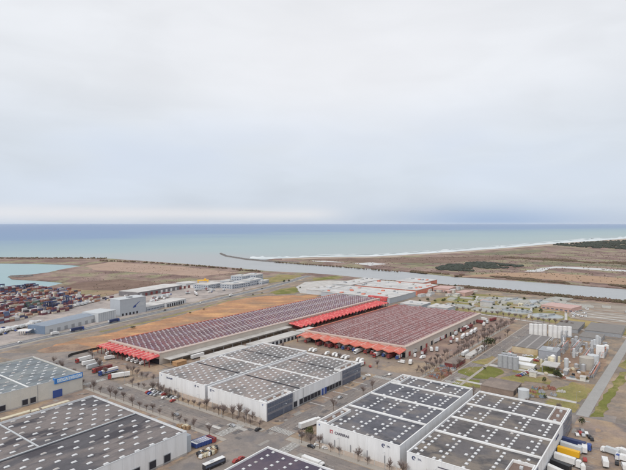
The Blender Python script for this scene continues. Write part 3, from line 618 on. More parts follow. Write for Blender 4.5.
def office_side(t, x0, x1, h, yy=0):
    "glazed office block on the y=0 face: dark curtain wall in bands"
    g = box_child('office_front', t, mat('office_clad', (.22, .22, .25), .5, .08, .4), x0, x1, -.5, -.003, .2, h + .05)
    for k, (z0, z1) in enumerate(((h * .48, h * .68), (h * .76, h * .95))):
        mb = MB(); mb.box(x0 + .3, x1 - .3, -.62, -.503, z0, z1); mb.build('window', glass, g)
        mm = MB(); x = x0 + .3
        while x < x1 - .3: mm.box(x, x + .1, -.68, -.62, z0, z1); x += 1.9
        mm.build('mullion', steel, g)
    mb = MB(); mb.box(x0 + .6, x1 - .6, -.62, -.503, .3, h * .34); mb.build('window', glass, g)
def terrace(t, x0, x1, y0, y1, zr):
    "sunk terrace ringed by a white parapet on the roof"
    w_ = .5; mb = MB(); mb.box(x0, x1, y0, y0 + w_, zr, zr + 1.4); mb.box(x0, x1, y1 - w_, y1, zr, zr + 1.4); mb.box(x0, x0 + w_, y0 + w_, y1 - w_, zr, zr + 1.4); mb.box(x1 - w_, x1, y0 + w_, y1 - w_, zr, zr + 1.4)
    r_ = mb.build('terrace_parapet', white2, t); mb = MB(); mb.box(x0 + w_, x1 - w_, y0 + w_, y1 - w_, zr, zr + .06); mb.build('terrace_floor', soilroof, r_)
    mu = MB()
    for k in range(3):
        xx = x0 + 2 + k * (x1 - x0 - 6) / 2.2; yc = (y0 + y1) / 2; mu.box(xx, xx + 1.6, yc - .7, yc + .7, zr + .06, zr + 1.1)
        o = mu.build('rooftop_unit', lgrey, r_); mu = MB()
def grid(x0, x1, y0, y1, dx, dy, stag=0, holes=(), jit=0, skip=()):
    o = []; j = 0; y = y0
    while y < y1:
        x = x0 + (stag if j % 2 else 0)
        while x < x1:
            if not any(a < x < b and c < y < d for a, b, c, d in holes): o.append((x, y))
            x += dx
        y += dy; j += 1
    return o
def logo(t, M_, r, m):
    "round swirl mark: ring with a tail"
    mb = MB(); n = 20
    for k in range(16):
        a0 = math.pi * .15 + k * math.pi * 1.5 / 16; a1 = a0 + math.pi * 1.5 / 16; r0, r1 = r * .55, r
        mb.add([(r0 * math.cos(a0), r0 * math.sin(a0), .05), (r1 * math.cos(a0), r1 * math.sin(a0), .05), (r1 * math.cos(a1), r1 * math.sin(a1), .05), (r0 * math.cos(a1), r0 * math.sin(a1), .05)], [(0, 1, 2, 3)])
    mb.add([(-r * .5, -r * .12, .05), (r * 1.0, r * .1, .05), (r * .95, r * .35, .05), (-r * .5, r * .12, .05)], [(0, 1, 2, 3)])
    me = mb.mesh('emblem', m); me.transform(M_); o = bpy.data.objects.new('emblem', me); COL.objects.link(o); o.parent = t
# --- A: grey warehouse with the blue sign
t, L, D, zr = warehouse('warehouse', 'grey roofed warehouse at the left edge with a long blue sign over its wall', 95, 184.5, 343, 419.3, 12, ivory, roofA, base=(1.0, pale), capm=lgrey, parw=.3)
dividers(t, [(53.2, 54.0, .6, D - .6)], zr, hgt=.5)
pts = grid(L - 2.8, 0, 0, 0, 1, 1)
pts = []
v = 4.2; j = 0
while v < D - 2:
    x = L - 4 - (4 if j % 2 else 0)
    while x > 2: pts.append((x, v)) if abs(x - 53.6) > 1.4 else None; x -= 8
    v += 6.6; j += 1
skylights(t, pts, 2.4, 1.3, .6, zr, dusty=.3, seed=3, m=mat('skylight_grey', (.60, .61, .62), .4, .06, .8))
dock_doors(t, [50.5, 55.5, 37, 32, 20, 15], 3.4, 4.4)
for x in (71.5,): 
    f = box_child('loading_door', t, bluep, x - 3, x + 3.2, -.5, -.003, GZ, 5.2)
for x in (29.5, 58.6, 12):
    mb = MB(); mb.box(x - .1, x + .1, -.14, -.03, .2, 11.6); mb.build('downpipe', greyp, t)
s_ = thing('rooftop_sign', 'long blue sign with white lettering on the edge of the grey warehouse', 'sign', W(165.2, 343, 0))
box_child('sign_board', s_, signblue, 0, 19.0, -.9, -.55, 9.6, 13.3)
box_child('sign_return', s_, signblue, -.7, -.02, -.9, 1.8, 9.6, 13.3)
box_child('sign_light_panel', s_, mat('sign_panel_blue', (.30, .52, .80), .4, .03, .4), .9, 18.2, -.98, -.902, 10.2, 12.75)
text_mesh('DECATHLON', 2.9, white2, s_, M_side(9.5, 11.45, -1.02), bold=.04)
# --- B: big dark roof bottom left
t, L, D, zr = warehouse('warehouse', 'huge dark gravel roofed warehouse with oblong skylights filling the lower left corner', 20, 165, 204, 294.3, 12, white, roofB, base=(1.0, pale), capm=lgrey, parw=.4)
dividers(t, [(91.2, 91.9, 44.9, D - .6)], zr, lgrey, .45); dividers(t, [(.6, L - .6, 43.9, 44.6)], zr, lgrey, .45)
mb = MB(); mb.box(.6, L - .6, 42.5, 43.85, zr, zr + .05); mb.build('gutter', dark, t)
pts = []; v = 2.8; j = 0
while v < D - 1.5:
    x = L - 3.2 - (4.2 if j % 2 else 0)
    while x > 1:
        if abs(v - 44) > 2 and not (abs(x - 91.5) < 1.5 and v > 44): pts.append((x + R.uniform(-.15, .15), v))
        x -= 8
    v += 6.55; j += 1
skylights(t, pts, 2.4, 1.25, .55, zr, dusty=.13, seed=5, cap=100, keyf=lambda p: -p[0] * 1 + abs(p[1] - 40) * .3)
dock_doors(t, [132.5, 124, 115, 106, 97, 88], 3.6, 4.6)
box_child('canopy', t, greyp, L - 2, L + 5, D - 9 - 81, D - 5 - 81 + 3, 7.2, 10.4) if False else None
box_child('stair_tower', t, greypan, L + .003, L + 3.6, 1, 5.5, 0, 8.8)
# --- C1, C2 twin
for nm, lab, v0, v1, lines in (('C1', 'rear white warehouse of the brown roofed twin pair, nearer the long market hall', 254.3, 304, 1), ('C2', 'front white warehouse of the brown roofed twin pair, glazed offices at both dock ends', 199, 251.6, 2)):
    t, L, D, zr = warehouse('warehouse', lab, 221, 329.5 if nm == 'C2' else 333.5, v0, v1, 11, white, roofC, par=.8)
    dv = [(59, 60.2, .6, D - .6)]
    dividers(t, dv, zr, hgt=.55)
    for x in (34.6, 84.2): mb = MB(); mb.box(x, x + 1.2, .6, D - .6, zr + .003, zr + .22); mb.build('gutter', dark, t)
    holes = [(57.8, 61.4, 0, 99), (33.4, 37, 0, 99), (83, 86.6, 0, 99)]
    if nm == 'C2': holes += [(0, 25, 0, 8), (81, 107, 0, 8)]
    pts = grid(3, L - 2, 3, D - 2, 5.7, 4.9, 2.85, holes)
    skylights(t, pts, 1.8, 1.25, .5, zr, dusty=.1, seed=8)
    if nm == 'C2':
        terrace(t, .6, 24.5, .6, 7, zr); terrace(t, 82.5, L - .6, .6, 7, zr)
        office_side(t, 0, 24.5, 11); office_side(t, 82.5, L, 11)
        dock_doors(t, [27.5, 33.5] + [38 + 3.9 * i for i in range(5)], 3.3, 4.3)
        dock_doors(t, [64 + 3.9 * i for i in range(5)], 3.3, 4.3)
        for x in (58.0, 61.5): box_child('blue_door', t, bluep, x - 1, x + 1, -.45, -.003, GZ, 4.6)
        for x in (26.2, 36, 81): mb = MB(); mb.box(x - .12, x + .12, -.2, -.04, .2, 10.6); mb.build('downpipe', greyp, t)
        logo(t, M_front(D - 3.2, 9.2), .9, navy); text_mesh('ZAL', 1.1, navy, t, M_front(D - 5.6, 9.3))
        logo(t, M_front(3, 9.6), .5, bluep)
    else:
        text_mesh('ZAL PORT', 1.5, navy, t, M_front(D - 12, 8.9), bold=.04); logo(t, M_front(9.5, 9.0), .8, navy); text_mesh('ZAL', .9, navy, t, M_front(7, 9.0))
        logo(t, M_front(D - 3, 9.6), .5, bluep)
# --- D1, D2 twin
t, L, D, zr = warehouse('warehouse', 'white warehouse with dark grey bays and white dome skylights in the centre foreground', 216.8, 322, 108.3, 158.6, 11.3, white, roofD, par=.9)
dividers(t, [(32, 33.4, .6, D - .6), (58.4, 59.8, .6, D - .6), (84.8, 86.2, .6, D - .6)], zr, hgt=.7)
terrace(t, .6, 25, D - 6.6, D - .6, zr); terrace(t, 88, L - .6, D - 6.6, D - .6, zr)
def dome_rows(L, D, holes, y00, seed):
    pts = []; rr = random.Random(seed); r_ = 0
    y = y00
    while y < D - 1.2:
        x = 2.6
        while x < L - 2:
            if not any(a < x < b and c < y < d for a, b, c, d in holes): pts.append((x, y))
            x += 4.15
        # sparse second row in between
        x = 3.2 + (0 if r_ % 2 else 4)
        while x < L - 2:
            yy = y + 3.2
            if yy < D - 1.2 and not any(a < x < b and c < yy < d for a, b, c, d in holes) and rr.random() < .8: pts.append((x, yy))
            x += 8.3
        y += 10.9; r_ += 1
    return pts
div_h = [(31, 34.4, 0, 99), (57.4, 60.8, 0, 99), (83.8, 87.2, 0, 99)]
skylights(t, dome_rows(L, D, div_h + [(0, 26, D - 7.6, D), (87, L, D - 7.6, D)], 6.0, 2), 1.5, 1.4, .6, zr, dusty=.03, seed=9)
text_mesh('CARRERAS', 1.9, mat('lettering_dark', (.13, .12, .15), .6), t, M_front(D - 16.6, 8.1), bold=.05)
mb = MB(); mb.box(-.14, -.004, D - 10.9, D - 8.9, 7.4, 9.2); mb.box(-.2, -.143, D - 10.5, D - 9.6, 7.8, 8.5, 1); mb.build('emblem', [mat('emblem_red', (.45, .16, .17), .6), white2], t)
logo(t, M_front(9.0, 9.2), 1.0, navy); text_mesh('ZAL', 1.1, navy, t, M_front(6.2, 9.3)); logo(t, M_front(D - 2, 10), .5, bluep)
for y in (8, 18, 28, 38, 46): mb = MB(); mb.box(-.9, -.6, y - .15, y + .15, .1, 4.6); mb.build('bollard_post', greyp, t)
t, L, D, zr = warehouse('warehouse', 'white warehouse with brownish grey bays and corner offices at the bottom right foreground', 214, 320.5, 50, 103.2, 11, white, roofD2, par=.9)
dividers(t, [(32, 33.4, .6, D - .6), (55.2, 56.6, .6, D - .6), (80.2, 81.6, .6, D - .6)], zr, hgt=.7)
terrace(t, .6, 21.5, .6, 10.5, zr); terrace(t, 80.5, L - .6, .6, 8, zr)
skylights(t, dome_rows(L, D, [(31, 34.4, 0, 99), (54.2, 57.6, 0, 99), (79.2, 82.6, 0, 99), (0, 22.5, 0, 11.5), (79, L, 0, 9)], 5.0, 4), 1.5, 1.4, .6, zr, dusty=.03, seed=10)
office_side(t, 82.5, L, 11); office_side(t, 0, 21.5, 11)
dock_doors(t, [26 + 4.6 * i for i in range(12)], 3.3, 4.3)
text_mesh('ZAL PORT', 1.7, navy, t, M_side(66, 8.6), bold=.04); logo(t, M_front(D - 3.6, 9.0), 1.0, navy); text_mesh('ZAL', 1.1, navy, t, M_front(D - 6.6, 9.0))
text_mesh('WAREHOUSE', .1, navy, t, M_front(D - 15, 8.4)) if False else None
mb = MB(); mb.box(-.12, -.004, D - 21, D - 15.5, 8.0, 8.5); mb.build('name_strip', mat('lettering_dark', (.13, .12, .15)), t)
# --- E violet roof
t, L, D, zr = warehouse('warehouse', 'warehouse with dark violet roof and white edge cut off by the bottom of the view', 95, 178.6, 75, 160, 11, white, roofE, par=.7)
pts = []; v = D - 5.3; j = 0
while v > 2:
    x = L - 2.2 - (0 if j % 2 == 0 else 2)
    while x > 30: pts.append((x, v)); x -= 4
    v -= (7.9, 6.0)[j % 2]; j += 1
skylights(t, pts, 1.2, 1.2, .5, zr, dusty=.05, seed=12, keyf=lambda p: -p[0] - p[1])
# perimeter walls in front of the fronts
def fence_wall(label, pts, h=2.4, m=beige, w_=.3, rail=True):
    "pts in u,v; low wall with a rail and posts"
    t = thing('perimeter_wall', label, 'wall', W(*pts[0]), ROT)
    o0 = Vector(pts[0])
    for a, b in zip(pts, pts[1:]):
        a, b = Vector(a) - o0, Vector(b) - o0; d = (b - a).normalized(); n = Vector((-d.y, d.x)) * w_ / 2
        mb = MB(); mb.prism([tuple(a + n), tuple(b + n), tuple(b - n), tuple(a - n)][::-1], .05, h); mb.build('wall_panel', m, t)
        L = (b - a).length; k = 0; mp_ = MB()
        while k <= L: p = a + d * k; mp_.box(p.x - .22, p.x + .22, p.y - .22, p.y + .22, .05, h + .25); k += 6
        mp_.build('post', pale, t)
    return t
fence_wall('beige wall along the foot of the white fronts of the twin brown roofed warehouses', [(217.5, 303), (217.5, 200)], 3.0)
fence_wall('beige wall along the foot of the white front of the two foreground right warehouses', [(212.8, 156), (212.8, 60)], 2.4)
# --- long market halls with zigzag canopies
def hall(label, u0, u1, v0, v1, h, roofm, unitm, unitm2, bays, dx, dy, keep, front_n, front_ext, front_m, side=None, u1b=None):
    t = thing('market_hall', label, 'market hall', W(u0, v0, 0)); L, D = u1 - u0, v1 - v0
    mb = MB(); mb.box(0, L, 0, .4, 0, h); mb.box(0, L, D - .4, D, 0, h); mb.box(0, .4, .4, D - .4, 4.5, h); mb.box(L - .4, L, .4, D - .4, 0, h)
    mb.build('wall', mat('hall_wall', (.56, .50, .44), .85, .1, .15), t)
    mb = MB(); mb.box(.05, .35, .4, D - .4, 0, 4.5); mb.build('dock_front', dark, t)
    mb = MB(); nb = bays; bw = (D - .8) / nb
    for k in range(nb):
        y0 = .4 + k * bw
        mb.add([(.4, y0, h - .3), (L - .4, y0, h - .3), (L - .4, y0 + bw / 2, h + .9), (.4, y0 + bw / 2, h + .9), (.4, y0 + bw, h - .3), (L - .4, y0 + bw, h - .3)], [(0, 1, 2, 3), (3, 2, 5, 4), (0, 3, 4), (1, 5, 2)])
    mb.build('roof', roofm, t)
    e = MB(); e.box(-.5, 2.6, -.5, D + .5, h + .003, h + .9); e.build('front_edge', mat('hall_edge', (.52, .42, .37), .8, .08, .2), t)
    e = MB(); e.box(2.603, L, -.8, 3, h + .003, h + .75); e.build('side_edge', mat('hall_edge', (.52, .42, .37)), t)
    e = MB(); e.box(2.603, L, D - .6, D + .5, h + .003, h + .8); e.build('side_edge', redo, t)
    e = MB(); x = 6
    while x < L - 4:
        e.box(x, x + 3.5, D + .503, D + .62, h - 3, h - .4); x += 12
    e.build('wall_opening', dark, t)
    if L > 300:
        for k in range(7): box_child('loading_roof', t, pale, 4 + k * 23.5, 26.5 + k * 23.5, -9, -.003, 4.4, 4.9)
        for k in range(14): box_child('loading_post', t, steel, 5 + k * 12, 5.4 + k * 12, -8.6, -8.2, 0, 4.4)
    else:
        for k in range(16): box_child('wall_door', t, dark if k % 3 else redp, 6 + k * 12.4, 10 + k * 12.4, -.12, -.003, .1, 4)
    # roof units
    pts = []; y = 4.5; j = 0
    while y < D - 2:
        ph = ((y - .4) % bw) / bw
        if keep(ph):
            x = 5 + (dx / 2 if j % 2 else 0)
            while x < L - 3: pts.append((x, y, h - .3 + 1.2 * (1 - abs(ph * 2 - 1)))); x += dx
        y += dy; j += 1
    pts.sort(key=lambda p: p[0]); rr = random.Random(4)
    def unit(mb, x, y, z, a=0):
        lx, ly = US      # sawtooth rooflight: steep pale face to the front, red back
        mb.add([(x - lx, y - ly, z), (x - lx, y + ly, z), (x - lx + .5, y - ly, z + 1.1), (x - lx + .5, y + ly, z + 1.1), (x + lx, y - ly, z), (x + lx, y + ly, z)],
               [(0, 2, 3, 1)], a); o = len(mb.v) - 6
        mb.f += [(o + 2, o + 4, o + 5, o + 3), (o, o + 4, o + 2), (o + 1, o + 3, o + 5)]; mb.m += [2, 2, 2]
    proto = {}
    for a in (0, 1): mbu = MB(); unit(mbu, 0, 0, 0, a); proto[a] = mbu.mesh('rooflight', [unitm, unitm2, redo if False else mat('unit_back', (.30, .17, .18), .7, .1, .3)])
    for p in pts[:100]:
        o = bpy.data.objects.new('rooflight', proto[1 if rr.random() < .3 else 0]); COL.objects.link(o); o.parent = t; o.location = p
    mbu = MB()
    for p in pts[100:]: unit(mbu, *p, a=1 if rr.random() < .3 else 0)
    o = mbu.build('rooflight', [unitm, unitm2, MATS['unit_back']], t); o['kind'] = 'stuff'
    # front canopy: folded red sheet on posts
    zigzag(t, 'front_canopy', 'front', -front_ext, 0, -1, D + 1, h - .3, front_n, front_m)
    if side: zigzag(t, 'side_canopy', 'side', side[0], side[1], -side[2], 0, h - 1.0, side[3], front_m)
    return t, L, D
US = (.8, 1.15)
ridge_glintm = mat('painted_ridge_highlight', (.72, .42, .38), .5, .1, .4)  # pale pink that paints white highlights onto the canopy folds
def zigzag(t, name, kind, x0, x1, y0, y1, z, n, m):
    mb = MB(); und = MB()
    if kind == 'front':
        bw = (y1 - y0) / n
        for k in range(n):
            a = y0 + k * bw; mid = a + bw / 2; b = a + bw
            zl = z - 1.7
            # folded plate: ridges run out from the hall and drop at the tip
            V = [(x1, a, z - 1.1), (x1, mid, z), (x1, b, z - 1.1), (x0, a, zl - .7), (x0, mid, zl + 1.1), (x0, b, zl - .7)]
            mb.add(V, [(0, 3, 4, 1), (1, 4, 5, 2)]); mb.add([(p[0], p[1], p[2] - .25) for p in V], [(0, 1, 4, 3), (1, 2, 5, 4)])
            mb.add([V[3], (V[3][0], V[3][1], V[3][2] - .9), (V[4][0], V[4][1], V[4][2] - .9), V[4], (V[5][0], V[5][1], V[5][2] - .9), V[5]], [(0, 1, 2, 3), (3, 2, 4, 5)])
        cn = mb.build(name, m, t)
        for k in range(n):
            mid = y0 + (k + .5) * bw; rb = MB(); rb.add([(x1, mid - .35, z - .02), (x1, mid + .35, z - .02), (x0, mid + .35, z - .62), (x0, mid - .35, z - .62), (x1, mid, z + .25), (x0, mid, z - .35)], [(0, 4, 5, 3), (4, 1, 2, 5), (3, 5, 2)]); rb.build('ridge_highlight', ridge_glintm, cn)  # added strip along each fold, its pale colour imitates a glint of light
        for k in range(n + 1):
            mp_ = MB(); yy = min(max(y0 + k * bw, y0 + .3), y1 - .3); mp_.box(x0 + 1.2, x0 + 1.7, yy - .25, yy + .25, 0, z - 3.2); mp_.build('canopy_post', maroonp, t)
    else:
        bw = (x1 - x0) / n
        for k in range(n):
            a = x0 + k * bw; mid = a + bw / 2; b = a + bw; zl = z - 2.2
            V = [(a, y1, z - 1.0), (mid, y1, z), (b, y1, z - 1.0), (a, y0, zl - .7), (mid, y0, zl + 1.1), (b, y0, zl - .7)]
            mb.add(V, [(0, 3, 4, 1), (1, 4, 5, 2)]); mb.add([(p[0], p[1], p[2] - .25) for p in V], [(0, 1, 4, 3), (1, 2, 5, 4)])
            mb.add([V[3], (V[3][0], V[3][1], V[3][2] - .9), (V[4][0], V[4][1], V[4][2] - .9), V[4], (V[5][0], V[5][1], V[5][2] - .9), V[5]], [(0, 1, 2, 3), (3, 2, 4, 5)])
        mb.build(name, m, t)
        for k in range(n + 1):
            mp_ = MB(); xx = min(x0 + k * bw, x1 - .3); mp_.box(xx - .25, xx + .25, y0 + 1, y0 + 1.5, 0, z - 3.0); mp_.build('canopy_post', maroonp, t)
unitp = mat('rooflight_pale', (.39, .35, .37), .5, .08, .6); unitg = mat('rooflight_grey', (.31, .26, .32), .5, .08, .6); unitr = mat('rooflight_rose', (.31, .18, .18), .55, .1, .6)
hallred = mat('canopy_red', (.56, .085, .09), .6, .15, .25, col2=(.72, .25, .22), f2=.44, scale2=.3, sharp=.06, third=((.42, .06, .06), .40, .5))
hallor = mat('canopy_orange_red', (.58, .15, .11), .6, .15, .25, col2=(.56, .25, .19), f2=.45, scale2=.25, sharp=.06)
hall('very long market hall with plum roof of small rooflights and bright red folded canopies', 257, 640, 353, 430, 9, roofH1, unitp, unitg, 3, 5.3, 4.9, lambda p: .05 < p < .95, 12, 12, hallred, side=(172, 375, 19, 26))
hall('wide market hall with maroon striped roof and orange red zigzag canopy along its front', 401, 608, 195, 308, 9, roofH2, mat('rooflight_pink', (.36, .26, .265), .5, .08, .6), unitr, 5, 4.4, 3.7, lambda p: p < .60 or p > .80, 10, 13, hallor)
# ------------------------------------------------------------------ vehicles
def wheel_mesh(r, w_): 
    mb = MB(); mb.tube((0, -w_ / 2, 0), (0, w_ / 2, 0), r, n=10); mb.tube((0, -w_ / 2 - .02, 0), (0, w_ / 2 + .02, 0), r * .5, n=8, mi=1); return mb.mesh('wheel', [black, steel])
WM_C = wheel_mesh(.33, .22); WM_T = wheel_mesh(.5, .32)
def add_wheels(t, pos, me):
    r = .33 if me is WM_C else .5
    for x, y in pos: o = bpy.data.objects.new('wheel', me); COL.objects.link(o); o.parent = t; o.location = (x, y, r)
def make_car(m):
    def f():
        t = thing('parked_car', 'x', 'car', (0, 0, 0))
        mb = MB(); prof = [(-2.15, .3), (2.15, .3), (2.2, .6), (2.05, .85), (1.1, .98), (.5, 1.42), (-1.0, 1.46), (-1.75, 1.0), (-2.15, .92)]
        mb.extr(prof, -.86, .86); mb.build('body', m, t)
        g = MB(); g.extr([(1.0, .99), (.47, 1.36), (-.95, 1.40), (-1.6, 1.01)], -.885, .885); g.build('window', blackp, t)
        g = MB(); g.add([(1.12, -.75, 1.0), (1.12, .75, 1.0), (.54, .7, 1.42), (.54, -.7, 1.42)], [(0, 1, 2, 3)]); g.build('windscreen', glass, t)
        add_wheels(t, [(-1.35, -.8), (-1.35, .8), (1.35, -.8), (1.35, .8)], WM_C)
        for y in (-.6, .6): mb = MB(); mb.box(2.17, 2.24, y - .2, y + .2, .6, .78); mb.build('headlight', white2, t)
        return t
    return Proto(f)
def make_van(m, L=6.0, H=2.6):
    def f():
        t = thing('delivery_van', 'x', 'van', (0, 0, 0))
        mb = MB(); h = L / 2; mb.extr([(-h, .45), (h, .45), (h, 1.1), (h - .9, 1.35), (h - 1.7, H - .2), (h - 2, H), (-h, H)], -1.0, 1.0); mb.build('body', m, t)
        g = MB(); g.add([(h - .93, -.85, 1.38), (h - .93, .85, 1.38), (h - 1.62, .8, H - .35), (h - 1.62, -.8, H - .35)], [(0, 1, 2, 3)]); 
        for y in (-1.012, 1.012): g.add([(h - 1.1, y, 1.4), (h - 2.3, y, 1.4), (h - 2.3, y, H - .4), (h - 1.75, y, H - .4)], [(0, 1, 2, 3)])
        g.build('window', blackp, t); add_wheels(t, [(-h + 1.1, -.9), (-h + 1.1, .9), (h - 1.1, -.9), (h - 1.1, .9)], WM_C)
        return t
    return Proto(f)
def make_lorry(mc, mt, L=8.5):
    def f():
        t = thing('box_lorry', 'x', 'lorry', (0, 0, 0)); h = L / 2
        mb = MB(); mb.extr([(h - 2.0, .6), (h, .6), (h, 1.6), (h - .3, 2.7), (h - 2.0, 2.8)], -1.2, 1.2); c = mb.build('cab', mc, t)
        g = MB(); g.add([(h + .01, -1.05, 1.65), (h + .01, 1.05, 1.65), (h - .26, 1.0, 2.5), (h - .26, -1.0, 2.5)], [(0, 1, 2, 3)]); g.build('windscreen', blackp, c)
        mb = MB(); mb.box(-h, h - 2.15, -1.25, 1.25, 1.0, 3.5); mb.build('cargo_box', mt, t)
        mb = MB(); mb.box(-h, h - .4, -.5, .5, .6, .95); mb.build('chassis', blackp, t)
        add_wheels(t, [(-h + 1.6, -1.05), (-h + 1.6, 1.05), (h - 1.2, -1.05), (h - 1.2, 1.05)], WM_T)
        return t
    return Proto(f)
def make_semi(mc, mt, cab=True, tl=13.4, stripe=None):
    "articulated lorry, cab towards +x"
    def f():
        t = thing('articulated_lorry' if cab else 'parked_trailer', 'x', 'lorry' if cab else 'trailer', (0, 0, 0)); h = tl / 2
        mb = MB(); mb.box(-h, h, -1.27, 1.27, 1.15, 3.95); tr = mb.build('trailer_box', mt, t)
        if stripe: s_ = MB(); s_.box(-h + .02, h - .02, -1.31, 1.31, 1.5, 2.3); s_.build('stripe', stripe, tr)
        s_ = MB(); s_.box(-h - .03, -h, -1.2, 1.2, 1.3, 3.8); s_.build('rear_door', lgrey, tr)
        mb = MB(); mb.box(-h + .5, h - .2, -.6, .6, .75, 1.14); mb.build('chassis', blackp, t)
        add_wheels(t, [(-h + a, y) for a in (1.6, 2.9, 4.2) for y in (-1.05, 1.05)], WM_T)
        if cab:
            mb = MB(); mb.extr([(h + .5, .6), (h + 2.7, .6), (h + 2.75, 1.5), (h + 2.45, 3.3), (h + 1.9, 3.75), (h + .5, 3.6)], -1.22, 1.22); c = mb.build('cab', mc, t)
            g = MB(); g.add([(h + 2.76, -1.05, 1.6), (h + 2.76, 1.05, 1.6), (h + 2.53, 1.05, 2.9), (h + 2.53, -1.05, 2.9)], [(0, 1, 2, 3)]); g.build('windscreen', blackp, c)
            add_wheels(t, [(h + 1.9, -1.05), (h + 1.9, 1.05), (h - .9, -1.05), (h - .9, 1.05)], WM_T)
        else:
            for y in (-.7, .7): mb = MB(); mb.box(h - 2.2, h - 2.0, y - .1, y + .1, 0, 1.15); mb.build('landing_leg', steel, t)
        return t
    return Proto(f)
PAINT = {'white': white2, 'silver': silver, 'grey': greyp, 'black': blackp, 'red': redp, 'blue': bluep}
CARP = {k: make_car(m) for k, m in PAINT.items()}
VANW = make_van(white2); LORW = make_lorry(white2, white2); LORR = make_lorry(redp, white2); LORB = make_lorry(bluep, white2); LORG = make_lorry(white2, lgrey)
SEMW = make_semi(white2, white2); SEMR = make_semi(redp, white2); SEMB = make_semi(bluep, navy, stripe=None); SEMY = make_semi(white2, yellowp); SEMO = make_semi(bluep, white2)
TRAW = make_semi(None, white2, False); TRAG = make_semi(None, lgrey, False); TRAM = make_semi(None, maroonp, False)
def put_uv(p, u, v, ang, label, group=None, scale=None, z=GZ):
    return p.put(W(u, v, z), ROT + math.radians(ang), label, group, scale)
def put_px(p, x, y, ang, label, group=None, scale=None):
    a = G(x, y, 1.0); return p.put((a[0], a[1], GZ), ROT + math.radians(ang), label, group, scale)
COLS = ['white', 'white', 'silver', 'grey', 'black', 'red', 'white', 'blue', 'black', 'silver']
rr = random.Random(21)
def cars(n, u0, du, v0, dv, ang, where, group, cols=COLS, p=.85, kind='car'):
    for k in range(n):
        if rr.random() > p: continue
        c = rr.choice(cols); put_uv(CARP[c], u0 + du * k + rr.uniform(-.2, .2), v0 + dv * k + rr.uniform(-.2, .2), ang + rr.choice((0, 180)) + rr.uniform(-2, 2), f'{c} car {where}', f'{c} cars {group}')
# parking left of the white twin warehouses
for c, x, y, lb in (('white', 154.5, 391, 'white car parked alone at the street corner left of the twin warehouses'), ('black', 160, 392, 'black car beside the lone white car at the corner left of the twin warehouses')):
    put_px(CARP[c], x, y, 5, lb)
cars(11, 213, 0, 302, -3.0, 0, 'parked in the front row before the rear twin warehouse', 'in the front row before the rear twin warehouse', p=.9)
cars(10, 208.5, 0, 300, -3.1, 0, 'parked in the street side row before the rear twin warehouse', 'in the street side row before the rear twin warehouse', p=.75)
# six lorries in front of the long hall's gable
for (x0, y0, x1, y1, P_, lb) in ((94, 356.8, 77.8, 360.8, SEMR, 'white trailer with red cab, farthest left of the six parked lorries'), (98.5, 361, 82, 364.4, TRAW, 'white parked trailer second from the far end of the lorry row'),
        (101.5, 364.2, 87.5, 367.8, TRAG, 'off white trailer in the middle of the lorry row'), (111, 367, 96.5, 370.4, make_semi(redp, maroonp), 'dark red lorry in the row before the long hall'),
        (116, 369.5, 103.5, 372.8, make_semi(bluep, white2, stripe=bluep), 'white and blue lorry with a blue cab in the row before the long hall'), (129, 374.2, 112.5, 376.6, make_semi(redp, white2), 'white trailer with red cab, nearest of the six parked lorries')):
    a, b = Vector(G(x0, y0, 2)), Vector(G(x1, y1, 2)); m_ = (a + b) / 2; d = b - a
    P_.put((m_.x, m_.y, GZ), math.atan2(d.y, d.x), lb, None)
# white vans in front of the wide hall
for i, (x, y) in enumerate([(311, 349.5), (314.6, 350.2), (327, 353), (334, 354.2), (337.4, 354.9), (343.5, 356.6), (347, 357.4), (357.8, 359.6), (361.4, 360.3)]):
    put_px(VANW, x, y + .6, rr.uniform(-10, 10) + 180, 'white van parked in the yard row between the wide hall and the twin warehouses', 'white vans in the yard row before the wide hall')
put_px(LORR, 361.5, 364.8, 0, 'red cabbed lorry at the far corner of the twin warehouses'); put_px(CARP['red'], 370, 366, 40, 'red car parked beyond the glazed office corner')
put_px(CARP['grey'], 364, 378, 10, 'grey car at the crossing by the glazed office corner'); put_px(CARP['white'], 368, 375, 100, 'white car at the crossing by the glazed office corner')
# lorries docked at the wide hall's front and long hall's front
for k in range(17):
    v = 199 + k * 6.3 + rr.uniform(-.5, .5)
    if rr.random() < .12: continue
    P_ = rr.choice((LORR, TRAM, LORR, LORB, SEMW, SEMR)); nm = {SEMR: 'red cabbed articulated lorry', TRAM: 'dark red trailer', LORR: 'red cabbed box lorry', LORB: 'blue cabbed box lorry', SEMW: 'white articulated lorry'}[P_]
    put_uv(P_, 394.5 - (2 if P_ in (SEMR, SEMW, TRAM) else 0), v, 180, nm + ' docked under the orange red canopy', nm + 's docked under the orange red canopy')
for k in range(11):
    v = 358 + k * 6.4 + rr.uniform(-.6, .6)
    if rr.random() < .3: continue
    P_ = rr.choice((LORW, LORG, LORR, LORW)); nm = {LORW: 'white box lorry', LORG: 'grey box lorry', LORR: 'red cabbed box lorry'}[P_]
    put_uv(P_, 250, v, 180, nm + ' docked under the bright red gable canopy', nm + ' docks at the bright red gable canopy')
for k in range(26):
    if rr.random() < .35: continue
    P_ = rr.choice((LORW, LORR, TRAM, LORB)); nm = {LORW: 'white box lorry', LORR: 'red cabbed box lorry', TRAM: 'dark red trailer', LORB: 'blue cabbed box lorry'}[P_]
    put_uv(P_, 436 + k * 7.4, 344, -90, nm + ' under the long side canopy between the market halls', nm + 's under the long side canopy between the halls')
